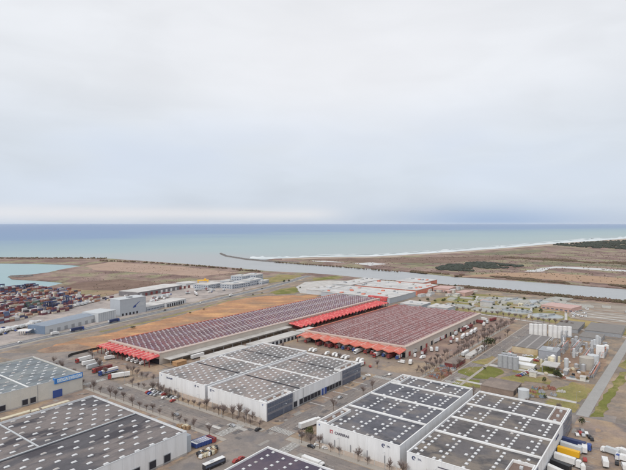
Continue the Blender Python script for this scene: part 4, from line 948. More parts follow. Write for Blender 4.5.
# yard on the right of the wide hall
P1 = [(422.6, 357.5, VANW, 160), (415, 355.5, VANW, 20), (414, 352, LORW, 0), (410.5, 363, LORB, 20), (431, 350, LORR, 30), (424, 353, TRAM, 10), (436, 341.5, SEMR, 0), (441, 339, SEMR, 0), (444, 336.5, TRAM, 5), (457, 341, LORW, 20), (453, 338, LORW, 20), (463, 337.5, SEMR, 10), (467.5, 335.5, LORW, 10),
      (471.5, 333.5, SEMR, 10), (475, 331.6, SEMW, 10), (456, 334, LORG, 10), (463, 331, TRAM, 0), (466, 328.7, SEMR, 0), (470, 327.5, TRAM, 0), (451, 341.5, TRAM, 20), (478, 322.5, TRAM, 90), (482, 320, SEMR, 80), (484, 325, LORW, 10), (487, 322.6, LORG, 20), (493, 320.5, TRAM, 170), (437, 350, LORG, 20), (401.5, 362, VANW, 90)]
nmd = {VANW: 'white van', LORW: 'white box lorry', LORB: 'blue cabbed box lorry', LORR: 'red cabbed box lorry', TRAM: 'dark red trailer', SEMR: 'red cabbed articulated lorry', SEMW: 'white articulated lorry', LORG: 'grey box lorry'}
for x, y, P_, a in P1: put_px(P_, x, y, a, nmd[P_] + ' in the lorry park beside the wide maroon roofed hall', nmd[P_] + 's in the park beside the wide hall')
# docked lorries at the bottom right
def semi_ends(P_, x0, y0, x1, y1, lb, z=3.9):
    a, b = Vector(G(x0, y0, z)), Vector(G(x1, y1, z)); m_ = (a + b) / 2; d = b - a; return P_.put((m_.x, m_.y, GZ), math.atan2(d.y, d.x), lb, None)
semi_ends(make_semi(bluep, navy), 563, 437.2, 581, 441.8, 'navy trailer with blue cab, farthest of the docked lorries')
semi_ends(TRAG, 559.5, 441, 577, 446.6, 'pale trailer docked between the navy and the yellow ones')
semi_ends(make_semi(white2, yellowp, False), 555.5, 445.6, 575.5, 451.4, 'yellow trailer docked at the corner warehouse')
semi_ends(SEMW, 551, 451.4, 571.5, 458, 'white articulated lorry docked beside the yellow trailer')
semi_ends(make_semi(None, blackp, False), 547.5, 457.5, 566, 464.8, 'black trailer docked next to the white articulated lorry')
semi_ends(TRAW, 544, 462.8, 557.5, 469, 'white trailer nearest the bottom edge at the docks')
put_px(LORW, 584.5, 450, 8, 'white box lorry standing across the ends of the docked trailers'); put_px(VANW, 579.8, 447.5, 8, 'white van standing next to the white box lorry behind the yellow trailer')
put_px(LORG, 610, 452.5, 75, 'grey canvas lorry in the yard at the right edge'); put_px(LORW, 605, 463.5, 12, 'white box lorry alone in the open yard near the bottom right corner')
put_px(CARP['red'], 585, 459, 10, 'red car behind the docked trailers'); put_px(VANW, 582, 467, 20, 'white van at the bottom edge behind the docked trailers')
for x, y, P_, a, lb in ((624, 454, LORW, 60, 'white box lorry entering at the right edge'), (618, 457, VANW, 0, 'white van in the cluster near the right edge of the view'), (625, 460.5, LORB, 80, 'blue cabbed box lorry at the lower right edge'), (617, 462.5, CARP['black'], 5, 'black car in the cluster near the right edge of the view'), (624, 466.5, VANW, 15, 'white van in the lowest right corner')): put_px(P_, x, y, a, lb)
for i, (x, y, c) in enumerate(((577, 434, 'white'), (580, 432, 'red'), (583, 434.5, 'silver'), (586, 432.5, 'white'), (582, 430, 'grey'), (589, 436, 'black'), (591.5, 438.5, 'black'))): put_px(CARP[c], x, y, 20, ['white car first of the small group behind the corner office', 'red car in the small group behind the corner office', 'silver car in the small group behind the corner office', 'white car fourth of the small group behind the corner office', 'grey car in the small group behind the corner office', 'black car between the blue cab and the road', 'black car nearest the road beyond the blue cab'][i])
# around the crossing
a, b = Vector(G(301, 424.4, 3.4)), Vector(G(316, 419.2, 3.4)); SEMW.put((*((a + b) / 2), GZ), math.atan2(*(b - a).yx), 'white articulated lorry parked at the left corner of the central white warehouse')
a, b = Vector(G(205, 465, 3)), Vector(G(223, 457.4, 3))
def make_bus():
    t = thing('bus', 'x', 'bus', (0, 0, 0)); mb = MB(); mb.extr([(-6, .4), (6, .4), (6.1, 1.2), (5.9, 3.0), (-6, 3.0)], -1.25, 1.25); mb.build('body', blackp, t)
    mb = MB(); mb.box(-6, 5.85, -1.3, 1.3, 3.003, 3.25); mb.build('roof', white2, t); mb = MB(); mb.box(-5.8, 5.4, -1.27, 1.27, 1.4, 2.6); mb.build('window', glass, t)
    mb = MB(); mb.box(-2.5, -.5, -.6, .6, 3.253, 3.5); mb.build('roof_unit', lgrey, t); add_wheels(t, [(-3.6, -1.1), (-3.6, 1.1), (3.8, -1.1), (3.8, 1.1)], WM_T); return t
Proto(make_bus).put((*((a + b) / 2), GZ), math.atan2(*(b - a).yx), 'dark bus with white roof driving towards the crossing at the bottom')
put_px(CARP['red'], 236, 460.3, 5, 'red car on the street beside the violet roofed warehouse'); put_px(CARP['red'], 241, 457.8, 3, 'second red car, closer to the crossing by the violet roof')
put_px(LORW, 303.5, 437, 0, 'x') if False else None
a, b = Vector(G(303, 456.5, 3)), Vector(G(320, 463, 3)); LW2 = make_semi(white2, white2); LW2.put((*((a + b) / 2), GZ), math.atan2(*(b - a).yx), 'long white articulated lorry driving past the violet roofed warehouse', scale=(.8, 1, .9))
put_px(CARP['black'], 311, 446, -88, 'black car parked in front of the central white warehouse'); put_px(CARP['white'], 318, 444.3, -60, 'white car next to the black one before the central white warehouse'); put_px(CARP['white'], 325.8, 447.2, -60, 'white car last in line before the central white warehouse')
for k, (x, y, c) in enumerate(((302, 434, 'grey'), (232, 425, 'silver'), (120, 388, 'silver'), (176, 414, 'grey'), (258, 429, 'black'), (390, 374, 'white'), (340, 397, 'silver'))):
    put_px(CARP[c], x, y, 90 if k in (1, 2, 3) else 0, f'{c} car driving ' + ['past the corner of the central white warehouse', 'on the street before the twin warehouses', 'past the blue sign warehouse', 'along the big dark roof', 'over the crossing', 'up the street behind the central warehouse', 'between the two white warehouses'][k])
# highway traffic
for i, (x, y, P_, nm) in enumerate(((76, 331.2, SEMB, 'dark articulated lorry'), (113, 322.6, SEMB, 'dark articulated lorry'), (20, 342.8, CARP['white'], 'white car'), (55, 335, LORW, 'white box lorry'), (165, 310.6, CARP['black'], 'black car'), (201, 303, CARP['white'], 'white car'), (231, 296.2, LORW, 'white box lorry'), (262, 289, CARP['black'], 'black car'))):
    k = min(range(len(hw) - 1), key=lambda j: abs(hw[j][0] - x) + (0 if hw[j][0] <= x else 500)); d = Vector(G(*hw[k + 1])) - Vector(G(*hw[k])); a = G(x, y)
    P_.put((a[0], a[1], GZ), math.atan2(d.y, d.x), nm + ' on the highway ' + ['beside the long port warehouse', 'beside the tall grey box building', 'near the left edge', 'near the port filling station', 'past the pale port shed', 'level with the open port yard', 'approaching the grey port offices', 'near the grey port offices'][i])
# ------------------------------------------------------------------ bins, pallets and small yard goods
def make_skip(m):
    def f():
        t = thing('blue_skip', 'x', 'skip', (0, 0, 0)); mb = MB(); mb.add([(-3, -1.2, .3), (3, -1.2, .3), (3, 1.2, .3), (-3, 1.2, .3), (-3.2, -1.25, 2.5), (3.2, -1.25, 2.5), (3.2, 1.25, 2.5), (-3.2, 1.25, 2.5)], [(0, 3, 2, 1), (0, 1, 5, 4), (1, 2, 6, 5), (2, 3, 7, 6), (3, 0, 4, 7)]); mb.build('skip_body', m, t)
        mb = MB(); mb.box(-3.1, 3.1, -1.15, 1.15, 2.1, 2.3); mb.build('load', white2 if m is bluep else maroonp, t)
        for y in (-.8, .8): mb = MB(); mb.box(-3, 3, y - .1, y + .1, 0, .3); mb.build('runner', steel, t)
        return t
    return Proto(f)
SK = make_skip(bluep); SKR = make_skip(redp)
for k in range(6): put_px(SK, 194.5 + k * 2.7, 445.2 - k * .95, 90, 'open blue skip in the row behind the big dark roof', 'blue skips in the row')
put_px(SKR, 211, 439.8, 90, 'red skip at the end of the row of blue skips')
def make_pallet(m):
    def f():
        t = thing('pallet_stack', 'x', 'pallet stack', (0, 0, 0)); mb = MB(); mb.box(-1.2, 1.2, -1, 1, 0, .3); mb.build('pallet', brownp, t); mb = MB(); mb.taper(-1.1, 1.1, -.9, .9, .3, 1.7, .05); mb.build('load', m, t); return t
    return Proto(f)
brownp = mat('pallet_wood', (.30, .20, .12), .9, .15, 1)
PALS = [(make_pallet(m), n) for m, n in ((white2, 'white'), (blackp, 'black'), (brownp, 'wooden'), (creamp, 'cream'))]
for k in range(26):
    P_, n = rr.choice(PALS); i, j = k % 9, k // 9
    put_px(P_, 199 + i * 2.0 + rr.uniform(-.3, .3) + j, 453.5 - i * .75 + j * 1.6 + rr.uniform(-.3, .3), rr.uniform(0, 30), f'{n} pallet stack in the yard below the row of blue skips', f'{n} pallet stacks below the blue skips')
for k in range(9): P_, n = rr.choice(PALS[2:]); put_px(P_, 178 + k * 1.3, 426 + (k % 3) * .8, rr.uniform(0, 60), f'{n} pallet stack at the roadside corner of the big dark roof', f'{n} pallet stacks at the roadside corner')
SKL = make_skip(bluep)
a = UV(7, 408); put_uv(SKL, 98, 341, 0, 'open blue skip at the foot of the grey warehouse at the left edge'); put_uv(SKL, 104.6, 340.7, 0, 'second blue skip from the left edge at the grey warehouse')
for i, (x, y, wd, lb) in enumerate(((16, 415.2, 17, 'long cream roofed shelter beyond the big dark roof, left one'), (35, 410.5, 5, 'small cream kiosk beyond the big dark roof'), (55.5, 404.8, 17, 'long cream roofed shelter beyond the big dark roof, right one'))):
    u, v = UV(x, y, 3.0); t = thing('yard_shelter', lb, 'shelter', W(u, v, GZ)); h_ = wd / 2
    mb = MB(); mb.box(-h_, h_, -1.6, 1.6, 2.9, 3.2); mb.build('roof', creamp, t)
    for sx in (-1, 1):
        for sy in (-1, 1): mb = MB(); mb.box(sx * (h_ - .4) - .1, sx * (h_ - .4) + .1, sy * 1.3 - .1, sy * 1.3 + .1, 0, 2.9); mb.build('post', steel, t)
# ------------------------------------------------------------------ trees, lamps
def make_bare(seed, H=7.5):
    def f():
        q = random.Random(seed); t = thing('bare_tree', 'x', 'tree', (0, 0, 0)); tr = MB(); tr.tube((0, 0, 0), (0, 0, H * .42), .17, .12, 6)
        tw = MB()
        for k in range(12):
            a = q.uniform(0, 6.28); e = q.uniform(.6, 1.4); L = H * q.uniform(.3, .5); z0 = H * q.uniform(.3, .45); p = Vector((0, 0, z0)); d = Vector((math.cos(a) * math.cos(e), math.sin(a) * math.cos(e), math.sin(e)))
            m_ = p + d * L * .55; tr.tube(p, m_, .09, .05, 4)
            for j in range(9):
                b = (d + Vector((q.uniform(-.7, .7), q.uniform(-.7, .7), q.uniform(-.2, .6)))).normalized(); s0 = p + d * L * q.uniform(.25, .6); e1 = s0 + b * L * q.uniform(.35, .7); tw.tube(s0, e1, .055, .025, 3)
                for i in range(2): c = (b + Vector((q.uniform(-.9, .9), q.uniform(-.9, .9), q.uniform(-.3, .7)))).normalized(); s1 = s0.lerp(e1, q.uniform(.4, .9)); tw.tube(s1, s1 + c * L * .25, .04, .02, 3)
        tr.build('trunk', bark, t); tw.build('crown', twig, t); return t
    return Proto(f)
BARE = [make_bare(s) for s in (1, 2, 3, 4)]
def bare_row(u0, v0, u1, v1, step, where, jit=.9, p=.86, H=1.0):
    L = math.hypot(u1 - u0, v1 - v0); n = int(L / step)
    for k in range(n + 1):
        if rr.random() > p: continue
        f = k / max(n, 1); s = H * rr.choice((rr.uniform(.5, .8), rr.uniform(.8, 1.1), rr.uniform(1.0, 1.3)))
        put_uv(rr.choice(BARE), u0 + (u1 - u0) * f + rr.uniform(-jit, jit), v0 + (v1 - v0) * f + rr.uniform(-jit, jit), rr.uniform(0, 360), 'bare leafless tree ' + where, 'bare trees ' + where, (s, s, s))
bare_row(210.5, 320, 210.5, 196, 5.5, 'along the pavement before the twin brown roofed warehouses')
bare_row(188, 340, 188, 205, 6.5, 'along the road behind the big dark roof', p=.8)
bare_row(214.8, 296, 214.8, 204, 6, 'close to the beige wall before the twin warehouses', p=.7)
bare_row(210.5, 170, 210.5, 62, 6, 'along the pavement before the two right foreground warehouses')
bare_row(360, 160, 620, 160, 4.6, 'along the avenue side next to the lorry park')
bare_row(362, 145.5, 540, 145.5, 6, 'along the plant side of the avenue', p=.6)
bare_row(364, 168, 600, 168, 6, 'in the second row beside the lorry park', p=.75)
bare_row(212, 360, 238, 432, 5, 'between the parked lorry row and the road'); bare_row(190, 352, 204, 425, 8, 'round the corner of the grey warehouse with the blue sign', p=.85)
bare_row(226, 352, 226, 318, 6, 'left of the rear twin warehouse'); bare_row(356.5, 200, 356.5, 300, 9, 'in the yard before the wide hall', p=.7)
bare_row(339.5, 60, 339.5, 150, 9, 'behind the two right foreground warehouses', p=.7); bare_row(236, 176, 320, 176, 12, 'along the street between the white warehouses', p=.5)
def make_leafy(seed, H, m, spread=.42):
    def f():
        q = random.Random(seed); t = thing('leafy_tree', 'x', 'tree', (0, 0, 0)); tr = MB(); tr.tube((0, 0, 0), (0, 0, H * .45), H * .035, H * .022, 7)
        for k in range(5): a = q.uniform(0, 6.28); tr.tube((0, 0, H * .35), (math.cos(a) * H * .22, math.sin(a) * H * .22, H * .65), H * .016, H * .008, 4)
        tr.build('trunk', bark, t); c = MB()
        for k in range(46):
            a = q.uniform(0, 6.28); r = H * spread * math.sqrt(q.random()); z = H * (.38 + .55 * q.random()) ; r *= math.sqrt(max(.1, 1 - ((z / H - .6) / .42) ** 2)); cx, cy = r * math.cos(a), r * math.sin(a); s = H * q.uniform(.05, .1); mi = q.choice((0, 0, 1))
            for j in range(16):
                d = Vector((q.gauss(0, 1), q.gauss(0, 1), q.gauss(0, 1))).normalized(); p = Vector((cx, cy, z)) + d * s * q.uniform(.6, 1.2); n_ = d.cross(Vector((q.gauss(0, 1), q.gauss(0, 1), q.gauss(0, 1)))).normalized(); b_ = d.cross(n_); w_ = H * .028
                c.add([p - n_ * w_ - b_ * w_, p + n_ * w_ - b_ * w_, p + n_ * w_ * .8 + b_ * w_ + d * w_ * .4, p - n_ * w_ * .8 + b_ * w_], [(0, 1, 2, 3)], mi)
        c.build('crown', [m, leaf2], t); return t
    return Proto(f)
LT = make_leafy(3, 9, leaf); LT2 = make_leafy(5, 6, leaf2, .4); LT3 = make_leafy(6, 4, leaf, .45)
for x, y, s, lb in ((488, 347, 1.0, 'dark evergreen tree, the largest of the clump by the avenue'), (484, 347.8, .75, 'dark evergreen tree on the left of the clump by the avenue'), (492, 346.5, .85, 'dark evergreen tree on the right of the clump by the avenue'), (556, 378.2, .75, 'round dark tree by the canopy in the plant'), (560, 379, .6, 'smaller dark tree touching the round one by the plant canopy'), (545.5, 399.5, .35, 'small dark bush tree on the verge behind the corner warehouse'), (544, 383.5, .4, 'thin dark tree between the grass plots'), (582, 425.5, .5, 'small dark tree behind the glazed corner office')):
    a = G(x, y); LT.put((a[0], a[1], GZ), rr.uniform(0, 6), lb, None, (s, s, s * (1.3 if s == .4 else 1)))
for i, (x, y) in enumerate(((308, 434.5), (311, 436.5), (306.5, 437.5), (310.5, 433))): a = G(x, y); LT2.put((a[0], a[1], GZ), rr.uniform(0, 6), 'olive green tree in the clump at the left corner of the central white warehouse', 'olive trees at the corner of the central white warehouse', (.62, .62, .62))
for x, y in ((421, 308), (443, 302.8), (470, 306), (492, 310), (497, 300), (524, 301), (533, 311), (541, 313.5), (445, 289), (455, 288), (420, 303), (428, 302), (300, 289), (284, 283), (289, 282.4), (437, 291.5), (474, 296)):
    a = G(x, y); s = rr.uniform(.45, .8); LT.put((a[0], a[1], GZ), rr.uniform(0, 6), 'small dark tree scattered among the lawns of the water treatment works', 'small trees scattered by the treatment works', (s, s, s))
for k in range(40):
    f = rr.random(); x = 425 + f * 150; y = 291 + f * 11 + rr.uniform(0, 12 + f * 4); a = G(x, y); s = rr.uniform(.3, .6)
    LT.put((a[0], a[1], GZ), rr.uniform(0, 6), 'small dark shrub among the basins of the water treatment works', 'small shrubs among the basins', (s, s, s * .8))
for k in range(18):
    u, v = rr.uniform(400, 560), rr.choice((rr.uniform(54, 60), rr.uniform(88, 96), rr.uniform(124, 129))); s = rr.uniform(.25, .5)
    LT.put(W(u, v, GZ), rr.uniform(0, 6), 'low dark bush inside the chemical plant grounds', 'low bushes inside the plant grounds', (s, s, s * .8))
for x, y in ((230, 297.5), (253, 295.5), (262, 294), (244, 290), (134, 328.5), (132, 329), (204, 310.5), (190, 314)): a = G(x, y); LT3.put((a[0], a[1], GZ), rr.uniform(0, 6), 'low dark bush on the verge between highway and orange field', 'bushes on the verge of the orange field', (1, 1, .7))
def make_lamp():
    t = thing('street_lamp', 'x', 'street lamp', (0, 0, 0)); mb = MB(); mb.tube((0, 0, 0), (0, 0, 9.6), .11, .06, 6); mb.build('pole', steel, t)
    mb = MB(); mb.tube((0, 0, 9.5), (1.6, 0, 10.0), .05, .04, 5); mb.build('arm', steel, t); mb = MB(); mb.box(1.5, 2.3, -.16, .16, 9.92, 10.08); mb.build('lamp_head', lgrey, t); return t
LAMP = Proto(make_lamp)
def lamp_row(u0, v0, u1, v1, n, ang, where):
    for k in range(n): f = k / max(1, n - 1); put_uv(LAMP, u0 + (u1 - u0) * f, v0 + (v1 - v0) * f, ang, 'tall street lamp ' + where, 'street lamps ' + where)
lamp_row(209.5, 330, 209.5, 205, 7, 180, 'on the pavement of the road before the twin warehouses'); lamp_row(209.5, 165, 209.5, 60, 5, 180, 'on the pavement before the right foreground warehouses'); lamp_row(230, 193, 340, 193, 5, -90, 'along the street between the white warehouses')
lamp_row(362, 159, 640, 159, 12, -90, 'along the avenue by the lorry park'); lamp_row(360, 53, 560, 53, 6, -90, 'along the road right of the plant'); lamp_row(360, 200, 395, 300, 5, 180, 'in the yard before the wide hall')
for i, (x, y) in enumerate(((18, 344), (38, 339.6), (60, 335.6), (90, 329), (125, 320.5), (160, 312.5), (195, 305), (225, 298))): a = G(x, y + 1.2); LAMP.put((a[0], a[1], GZ), ROT + 1.6, 'tall street lamp on the verge of the highway', 'street lamps on the highway')
# ------------------------------------------------------------------ simple buildings
def bld(name, label, cat, u0, u1, v0, v1, h, wm, rm, rot=None, windows=0, band=None, pitched=0, doors=0, side_windows=True, over=.25):
    if rot is None: t = thing(name, label, cat, W(u0, v0, 0)); L, D = u1 - u0, v1 - v0
    else: t = thing(name, label, cat, (u0, v0, 0), rot); L, D = u1, v1
    mb = MB(); mb.box(0, L, 0, D, 0, h); mb.build('wall', wm, t)
    mb = MB(); o_ = over
    if pitched:
        mb.add([(-o_, -o_, h + .003), (L + o_, -o_, h + .003), (L + o_, D / 2, h + pitched), (-o_, D / 2, h + pitched), (-o_, D + o_, h + .003), (L + o_, D + o_, h + .003)], [(0, 1, 2, 3), (3, 2, 5, 4), (0, 3, 4), (1, 5, 2)])
    else: mb.box(-o_, L + o_, -o_, D + o_, h + .003, h + .45)
    mb.build('roof', rm, t)
    if windows:
        nrow = max(1, int(h / 3.6)); 
        for r_ in range(nrow):
            z = 1.2 + r_ * (h - .8) / nrow; x = 2.0
            while x < L - 2 and side_windows: o = box_child('window', t, glass, x, x + windows * .6, -.07, -.003, z, z + 1.5); x += windows
            y = 2.0
            while y < D - 2: o = box_child('window', t, glass, -.07, -.003, y, y + windows * .6, z, z + 1.5); y += windows
    if doors:
        x = 3
        while x < L - 4: box_child('roller_door', t, dark, x, x + doors * .55, -.09, -.003, .1, min(h - .8, 4.4)); x += doors
    return t, L, D
def bld_px(name, label, cat, near, right, depth, h, wm, rm, **k):
    "near = photo point of the front left foot, right = photo point of the front right foot"
    a, b = Vector(G(*near)), Vector(G(*right)); d = b - a
    return bld(name, label, cat, a.x, d.length, a.y, depth, h, wm, rm, rot=math.atan2(d.y, d.x), **k)
# port side of the highway
rt = mat('roof_slate_blue', (.26, .30, .36), .7, .08, .3); rw = mat('roof_white_sheet', (.58, .56, .545), .6, .12, .15, col2=(.47, .455, .44), f2=.48, scale2=.04, sharp=.07)
t, L, D = bld_px('port_warehouse', 'long pale port warehouse with slate blue roof beside the highway', 'warehouse', (45, 334.5), (98, 321.2), 24, 8.5, lgrey, rt, pitched=1.2, doors=0)
for k in range(9): box_child('roller_door', t, greyp, 6 + k * 10, 10.5 + k * 10, -.09, -.003, .1, 4.2)
box_child('end_cladding', t, mat('slate_cladding', (.16, .215, .30), .6, .08, .2), -.4, -.003, -.2, 24.2, 0, 8.9)
t, L, D = bld_px('port_depot', 'ribbed light grey depot joined to the long port warehouse', 'depot', (98.3, 322.5), (116, 318.3), 26, 10.5, lgrey, lgrey)
for k in range(8): box_child('rib', t, greypan, 2 + k * 3.2, 2.6 + k * 3.2, -.35, -.003, .2, 10.2)
t, L, D = bld_px('cold_store', 'tall windowless grey box building with a blue swoosh emblem', 'cold store', (120, 316.6), (146, 311.8), 20, 21, greypan, lgrey)
mb = MB(); mb.add([(L * .50, -.1, 10), (L * .58, -.1, 10.6), (L * .78, -.1, 16), (L * .70, -.1, 15)], [(0, 1, 2, 3)]); mb.add([(L * .48, -.1, 8.2), (L * .60, -.1, 9), (L * .62, -.1, 12), (L * .52, -.1, 11)], [(0, 1, 2, 3)]); mb.build('emblem', bluep, t)
for k in range(3): box_child('light_panel', t, lgrey, L * .62 + k * .3, L - 1.5, -.09, -.003, 13.3 - k * 1.6, 14.2 - k * 1.6)
box_child('rooftop_unit', t, greyp, L * .4, L * .55, 4, 9, 21.5, 23); 
for k in range(5): box_child('loading_door', t, dark, 3 + k * 5.5, 5.6 + k * 5.5, -.12, -.02, .1, 3.2)
t, L, D = bld_px('port_office', 'low white roofed port office right of the tall grey box', 'office', (146.5, 311.5), (165, 307.3), 26, 5.5, greypan, rw, windows=3.0)
t, L, D = bld_px('port_office', 'flat white roofed port depot with a row of dark gates by the highway', 'depot', (166, 307.6), (186, 302.8), 24, 6, lgrey, rw, doors=5)
t, L, D = bld_px('port_shed', 'very long open port shed with a white roof behind the tall grey box', 'shed', (138, 297.2), (182, 289.2), 42, 7.5, mat('shed_wall', (.20, .19, .20), .8, .15, .2), rw, pitched=.8)
for k in range(14): box_child('bay_door', t, rr.choice((lgrey, white2, maroonp)), 4 + k * 12, 9 + k * 12, -.15, -.003, .2, 5)
bld_px('port_shed', 'small white roofed shed beside the yellow machine in the port', 'shed', (186, 286.6), (199, 285.0), 30, 5, lgrey, rw)
bld_px('port_shed', 'small flat white shed in the open port yard below the yellow machine', 'shed', (197, 288.2), (206, 286.4), 18, 4, white2, rw)
t, L, D = bld_px('port_office', 'grey glazed port office block with light roof left of the office cluster', 'office', (208, 289.6), (224, 286.6), 34, 8, greypan, rw, windows=5)
for i, (x0, y0, x1, y1, dp, h, lb) in enumerate(((232, 289.2, 249, 286.4, 30, 8, 'long low wing with the light roof at the front of the grey office cluster'), (242, 284.6, 250, 283, 26, 16, 'tallest tower block of the grey port office cluster'), (250, 286.2, 262, 283.4, 24, 10, 'middle block of the grey port office cluster'), (229, 285, 240, 283, 22, 7, 'rear left block of the grey port office cluster'), (256, 281.4, 263, 280, 30, 13, 'rear right block of the grey port office cluster'), (262, 284.6, 269, 282.8, 16, 6, 'low end block of the grey port office cluster'))):
    t, L, D = bld_px('port_office', lb, 'office', (x0, y0), (x1, y1), dp, h, greypan, rw, windows=6 if h > 6 else 5); box_child('rooftop_unit', t, lgrey, L * .3, L * .6, D * .3, D * .6, h + .45, h + 2.2)
# yellow straddle crane
a = G(203, 286.5); t = thing('yellow_crane', 'small yellow gantry crane standing in the port yard before the bare land', 'crane', (a[0], a[1], 0), .2)
for sx in (-1, 1):
    for sy in (-1, 1): box_child('leg', t, yellowp, sx * 9 - .6, sx * 9 + .6, sy * 5 - .6, sy * 5 + .6, 0, 11)
box_child('beam', t, yellowp, -10.5, 10.5, -5.6, 5.6, 11, 12.4); box_child('cabin', t, yellowp, 2, 6, -2, 2, 12.4, 15)
# filling station canopies
for x0, y0, x1, y1, lb in ((16.5, 336, 29, 335.6, 'white flat canopy on posts, the left one near the port gate'), (34, 333.8, 40.5, 333.4, 'small white canopy right of the larger one near the port gate')):
    a, b = Vector(G(x0, y0)), Vector(G(x1, y1)); d = b - a; t = thing('station_canopy', lb, 'canopy', (a.x, a.y, 0), math.atan2(d.y, d.x)); L = d.length
    box_child('roof', t, white2, 0, L, 0, 10, 4.6, 5.3)
    for fx in (.15, .5, .85):
        for yy in (2, 8): box_child('post', t, greyp, L * fx - .25, L * fx + .25, yy - .25, yy + .25, 0, 4.6)
for k in range(16): c = rr.choice(['black', 'grey', 'white', 'blue', 'silver']); x = rr.uniform(-2, 30); put_px(CARP[c], x, 336.5 - x * .12 - rr.uniform(0, 9), rr.uniform(0, 40), f'{c} car in the car park at the port gate', f'{c} cars in the car park at the port gate')
for k in range(24): P_ = rr.choice((LORW, TRAM, TRAG, SEMR, LORG, LORB)); nm = {LORW: 'white box lorry', TRAM: 'dark red trailer', TRAG: 'grey trailer', SEMR: 'red cabbed articulated lorry', LORG: 'grey box lorry', LORB: 'blue cabbed box lorry'}[P_]; x = rr.uniform(150, 228); y = 301 - (x - 150) * .165 + rr.uniform(-4.5, 2.5); put_px(P_, x, y, rr.uniform(-30, 60), nm + ' standing in the open port yard', nm + 's standing in the open port yard')
# long low annex along the long hall, with its paved lane
bld('annex', 'long low beige annex between the long market hall and the twin warehouses', 'annex', 285, 335, 321, 334, 3.6, ivory, pale, doors=6)
bld('annex', 'second low grey annex farther along the long market hall', 'annex', 340, 410, 318, 332, 4.2, lgrey, pale, doors=6)
bld('annex', 'third low annex beyond the twin warehouses beside the hall', 'annex', 416, 440, 320, 332, 3.6, ivory, rw, doors=6)
a = G(172, 365); bld('kiosk', 'small orange brown hut at the corner of the long market hall', 'hut', 262, 272, 336, 342, 3.0, mat('tan_hut', (.42, .25, .13), .8, .15, .4), mat('tan_hut', (.42, .25, .13)))
put_px(TRAW, 197.5, 357.3, 0, 'white trailer parked alone beside the long market hall'); put_px(LORW, 109.5, 355.5 + 3, -10, 'white lorry parked below the left end of the red gable canopy') 
# black curved barrier before the soil field
mb = MB(); P = [Vector(G(*p)) for p in [(68.5, 357.6), (69.2, 356.6), (71.5, 355.6), (80, 353.4), (92, 350.6), (107, 347.4)]]
t = thing('barrier_wall', 'low black curved barrier between the lorry row and the orange soil', 'barrier', (P[0].x, P[0].y, 0), 0)
for a, b in zip(P, P[1:]):
    d = (b - a).normalized(); n = Vector((-d.y, d.x)) * .4; a0, b0 = a - P[0], b - P[0] + d * .3; mb.prism([tuple(a0 + n), tuple(a0 - n), tuple(b0 - n), tuple(b0 + n)], 0, 2.1)
mb.build('wall', mat('barrier_black', (.05, .045, .045), .9, .2, .5), t)
# white market complex beyond the long hall
t, L, D = bld('market_building', 'broad flat white roofed market building with a red block on its edge', 'market building', 655, 745, 345, 470, 8, greypan, rw, over=.6); box_child('red_block', t, hallred, -1.5, 4, 4, 36, 3.5, 9.6)
bld('market_building', 'white roofed market wing behind the broad white building', 'market building', 760, 850, 350, 470, 8, redo, rw, over=.6)
bld('market_building', 'white roofed market wing nearest the river bend', 'market building', 760, 880, 480, 520, 7, lgrey, rw, over=.6)
bld('market_building', 'narrow long white roofed wing at the left end of the market buildings', 'market building', 668, 735, 478, 510, 7, lgrey, rw, over=.6)
bld('market_building', 'white roofed market wing farthest right beside the river', 'market building', 862, 930, 385, 440, 8, redo, rw, over=.6)
bld('market_building', 'small white roofed building just behind the wide market hall, left one', 'market building', 636, 668, 286, 318, 6, greypan, rw, over=.5); bld('market_building', 'small white roofed building just behind the wide market hall, right one', 'market building', 634, 664, 248, 276, 6, greypan, rw, over=.5)
mkr = [o for o in COL.objects if o.get('category') == 'market building']
q5 = random.Random(17)
for b_ in mkr:
    w0 = [c for c in COL.objects if c.parent == b_ and c.name.startswith('wall')][0]; L_ = max(v.co.x for v in w0.data.vertices); D_ = max(v.co.y for v in w0.data.vertices); H_ = max(v.co.z for v in w0.data.vertices)
    for k in range(int(L_ * D_ / 700) + 1):
        x, y = q5.uniform(3, L_ - 9), q5.uniform(3, D_ - 9); box_child('rooftop_unit', b_, q5.choice((lgrey, greyp, pale, redo)), x, x + q5.uniform(2, 8), y, y + q5.uniform(2, 6), H_ + .45, H_ + q5.uniform(1.2, 2.6))
    k = 12
    while k < L_ - 6: box_child('roof_joint', b_, greypan, k, k + .8, 0, D_, H_ + .453, H_ + .75); k += 18
pink = mat('pink_render', (.50, .33, .29), .85, .1, .2); pinkr = mat('pink_roof', (.52, .36, .33), .85, .1, .2)
for i, (x0, y0, x1, y1, dp, h) in enumerate(((433, 291.4, 449, 292.6, 40, 6), (456, 295.6, 465, 296.6, 30, 6), (541, 308.6, 571, 312.6, 34, 5), (424, 290.5, 431, 291.2, 26, 4), (480, 304.2, 487, 304.8, 14, 5))):
    bld_px('works_building', 'pink walled works building ' + ['behind the wide hall by the river', 'right of the first pink one by the river', 'longest one, between basins and farm rows', 'leftmost small one by the river', 'tiny one among the settling basins'][i], 'works building', (x0, y0), (x1, y1), dp, h, pink, pinkr, windows=6)
bld_px('works_building', 'white roofed long shed beside the river right of the pink works building', 'shed', (421, 286.4), (431, 286.6), 30, 5, lgrey, rw)
for i in range(14):
    x = rr.uniform(405, 478); y = rr.uniform(287.5, 298)
    bld_px('works_hut', 'small pale hut among the works beyond the wide hall', 'hut', (x, y), (x + rr.uniform(2, 5), y + .4), rr.uniform(6, 14), rr.uniform(2.5, 5), rr.choice((pink, ivory, lgrey)), rr.choice((pinkr, rw, pale)))[0]['group'] = 'huts among the works'
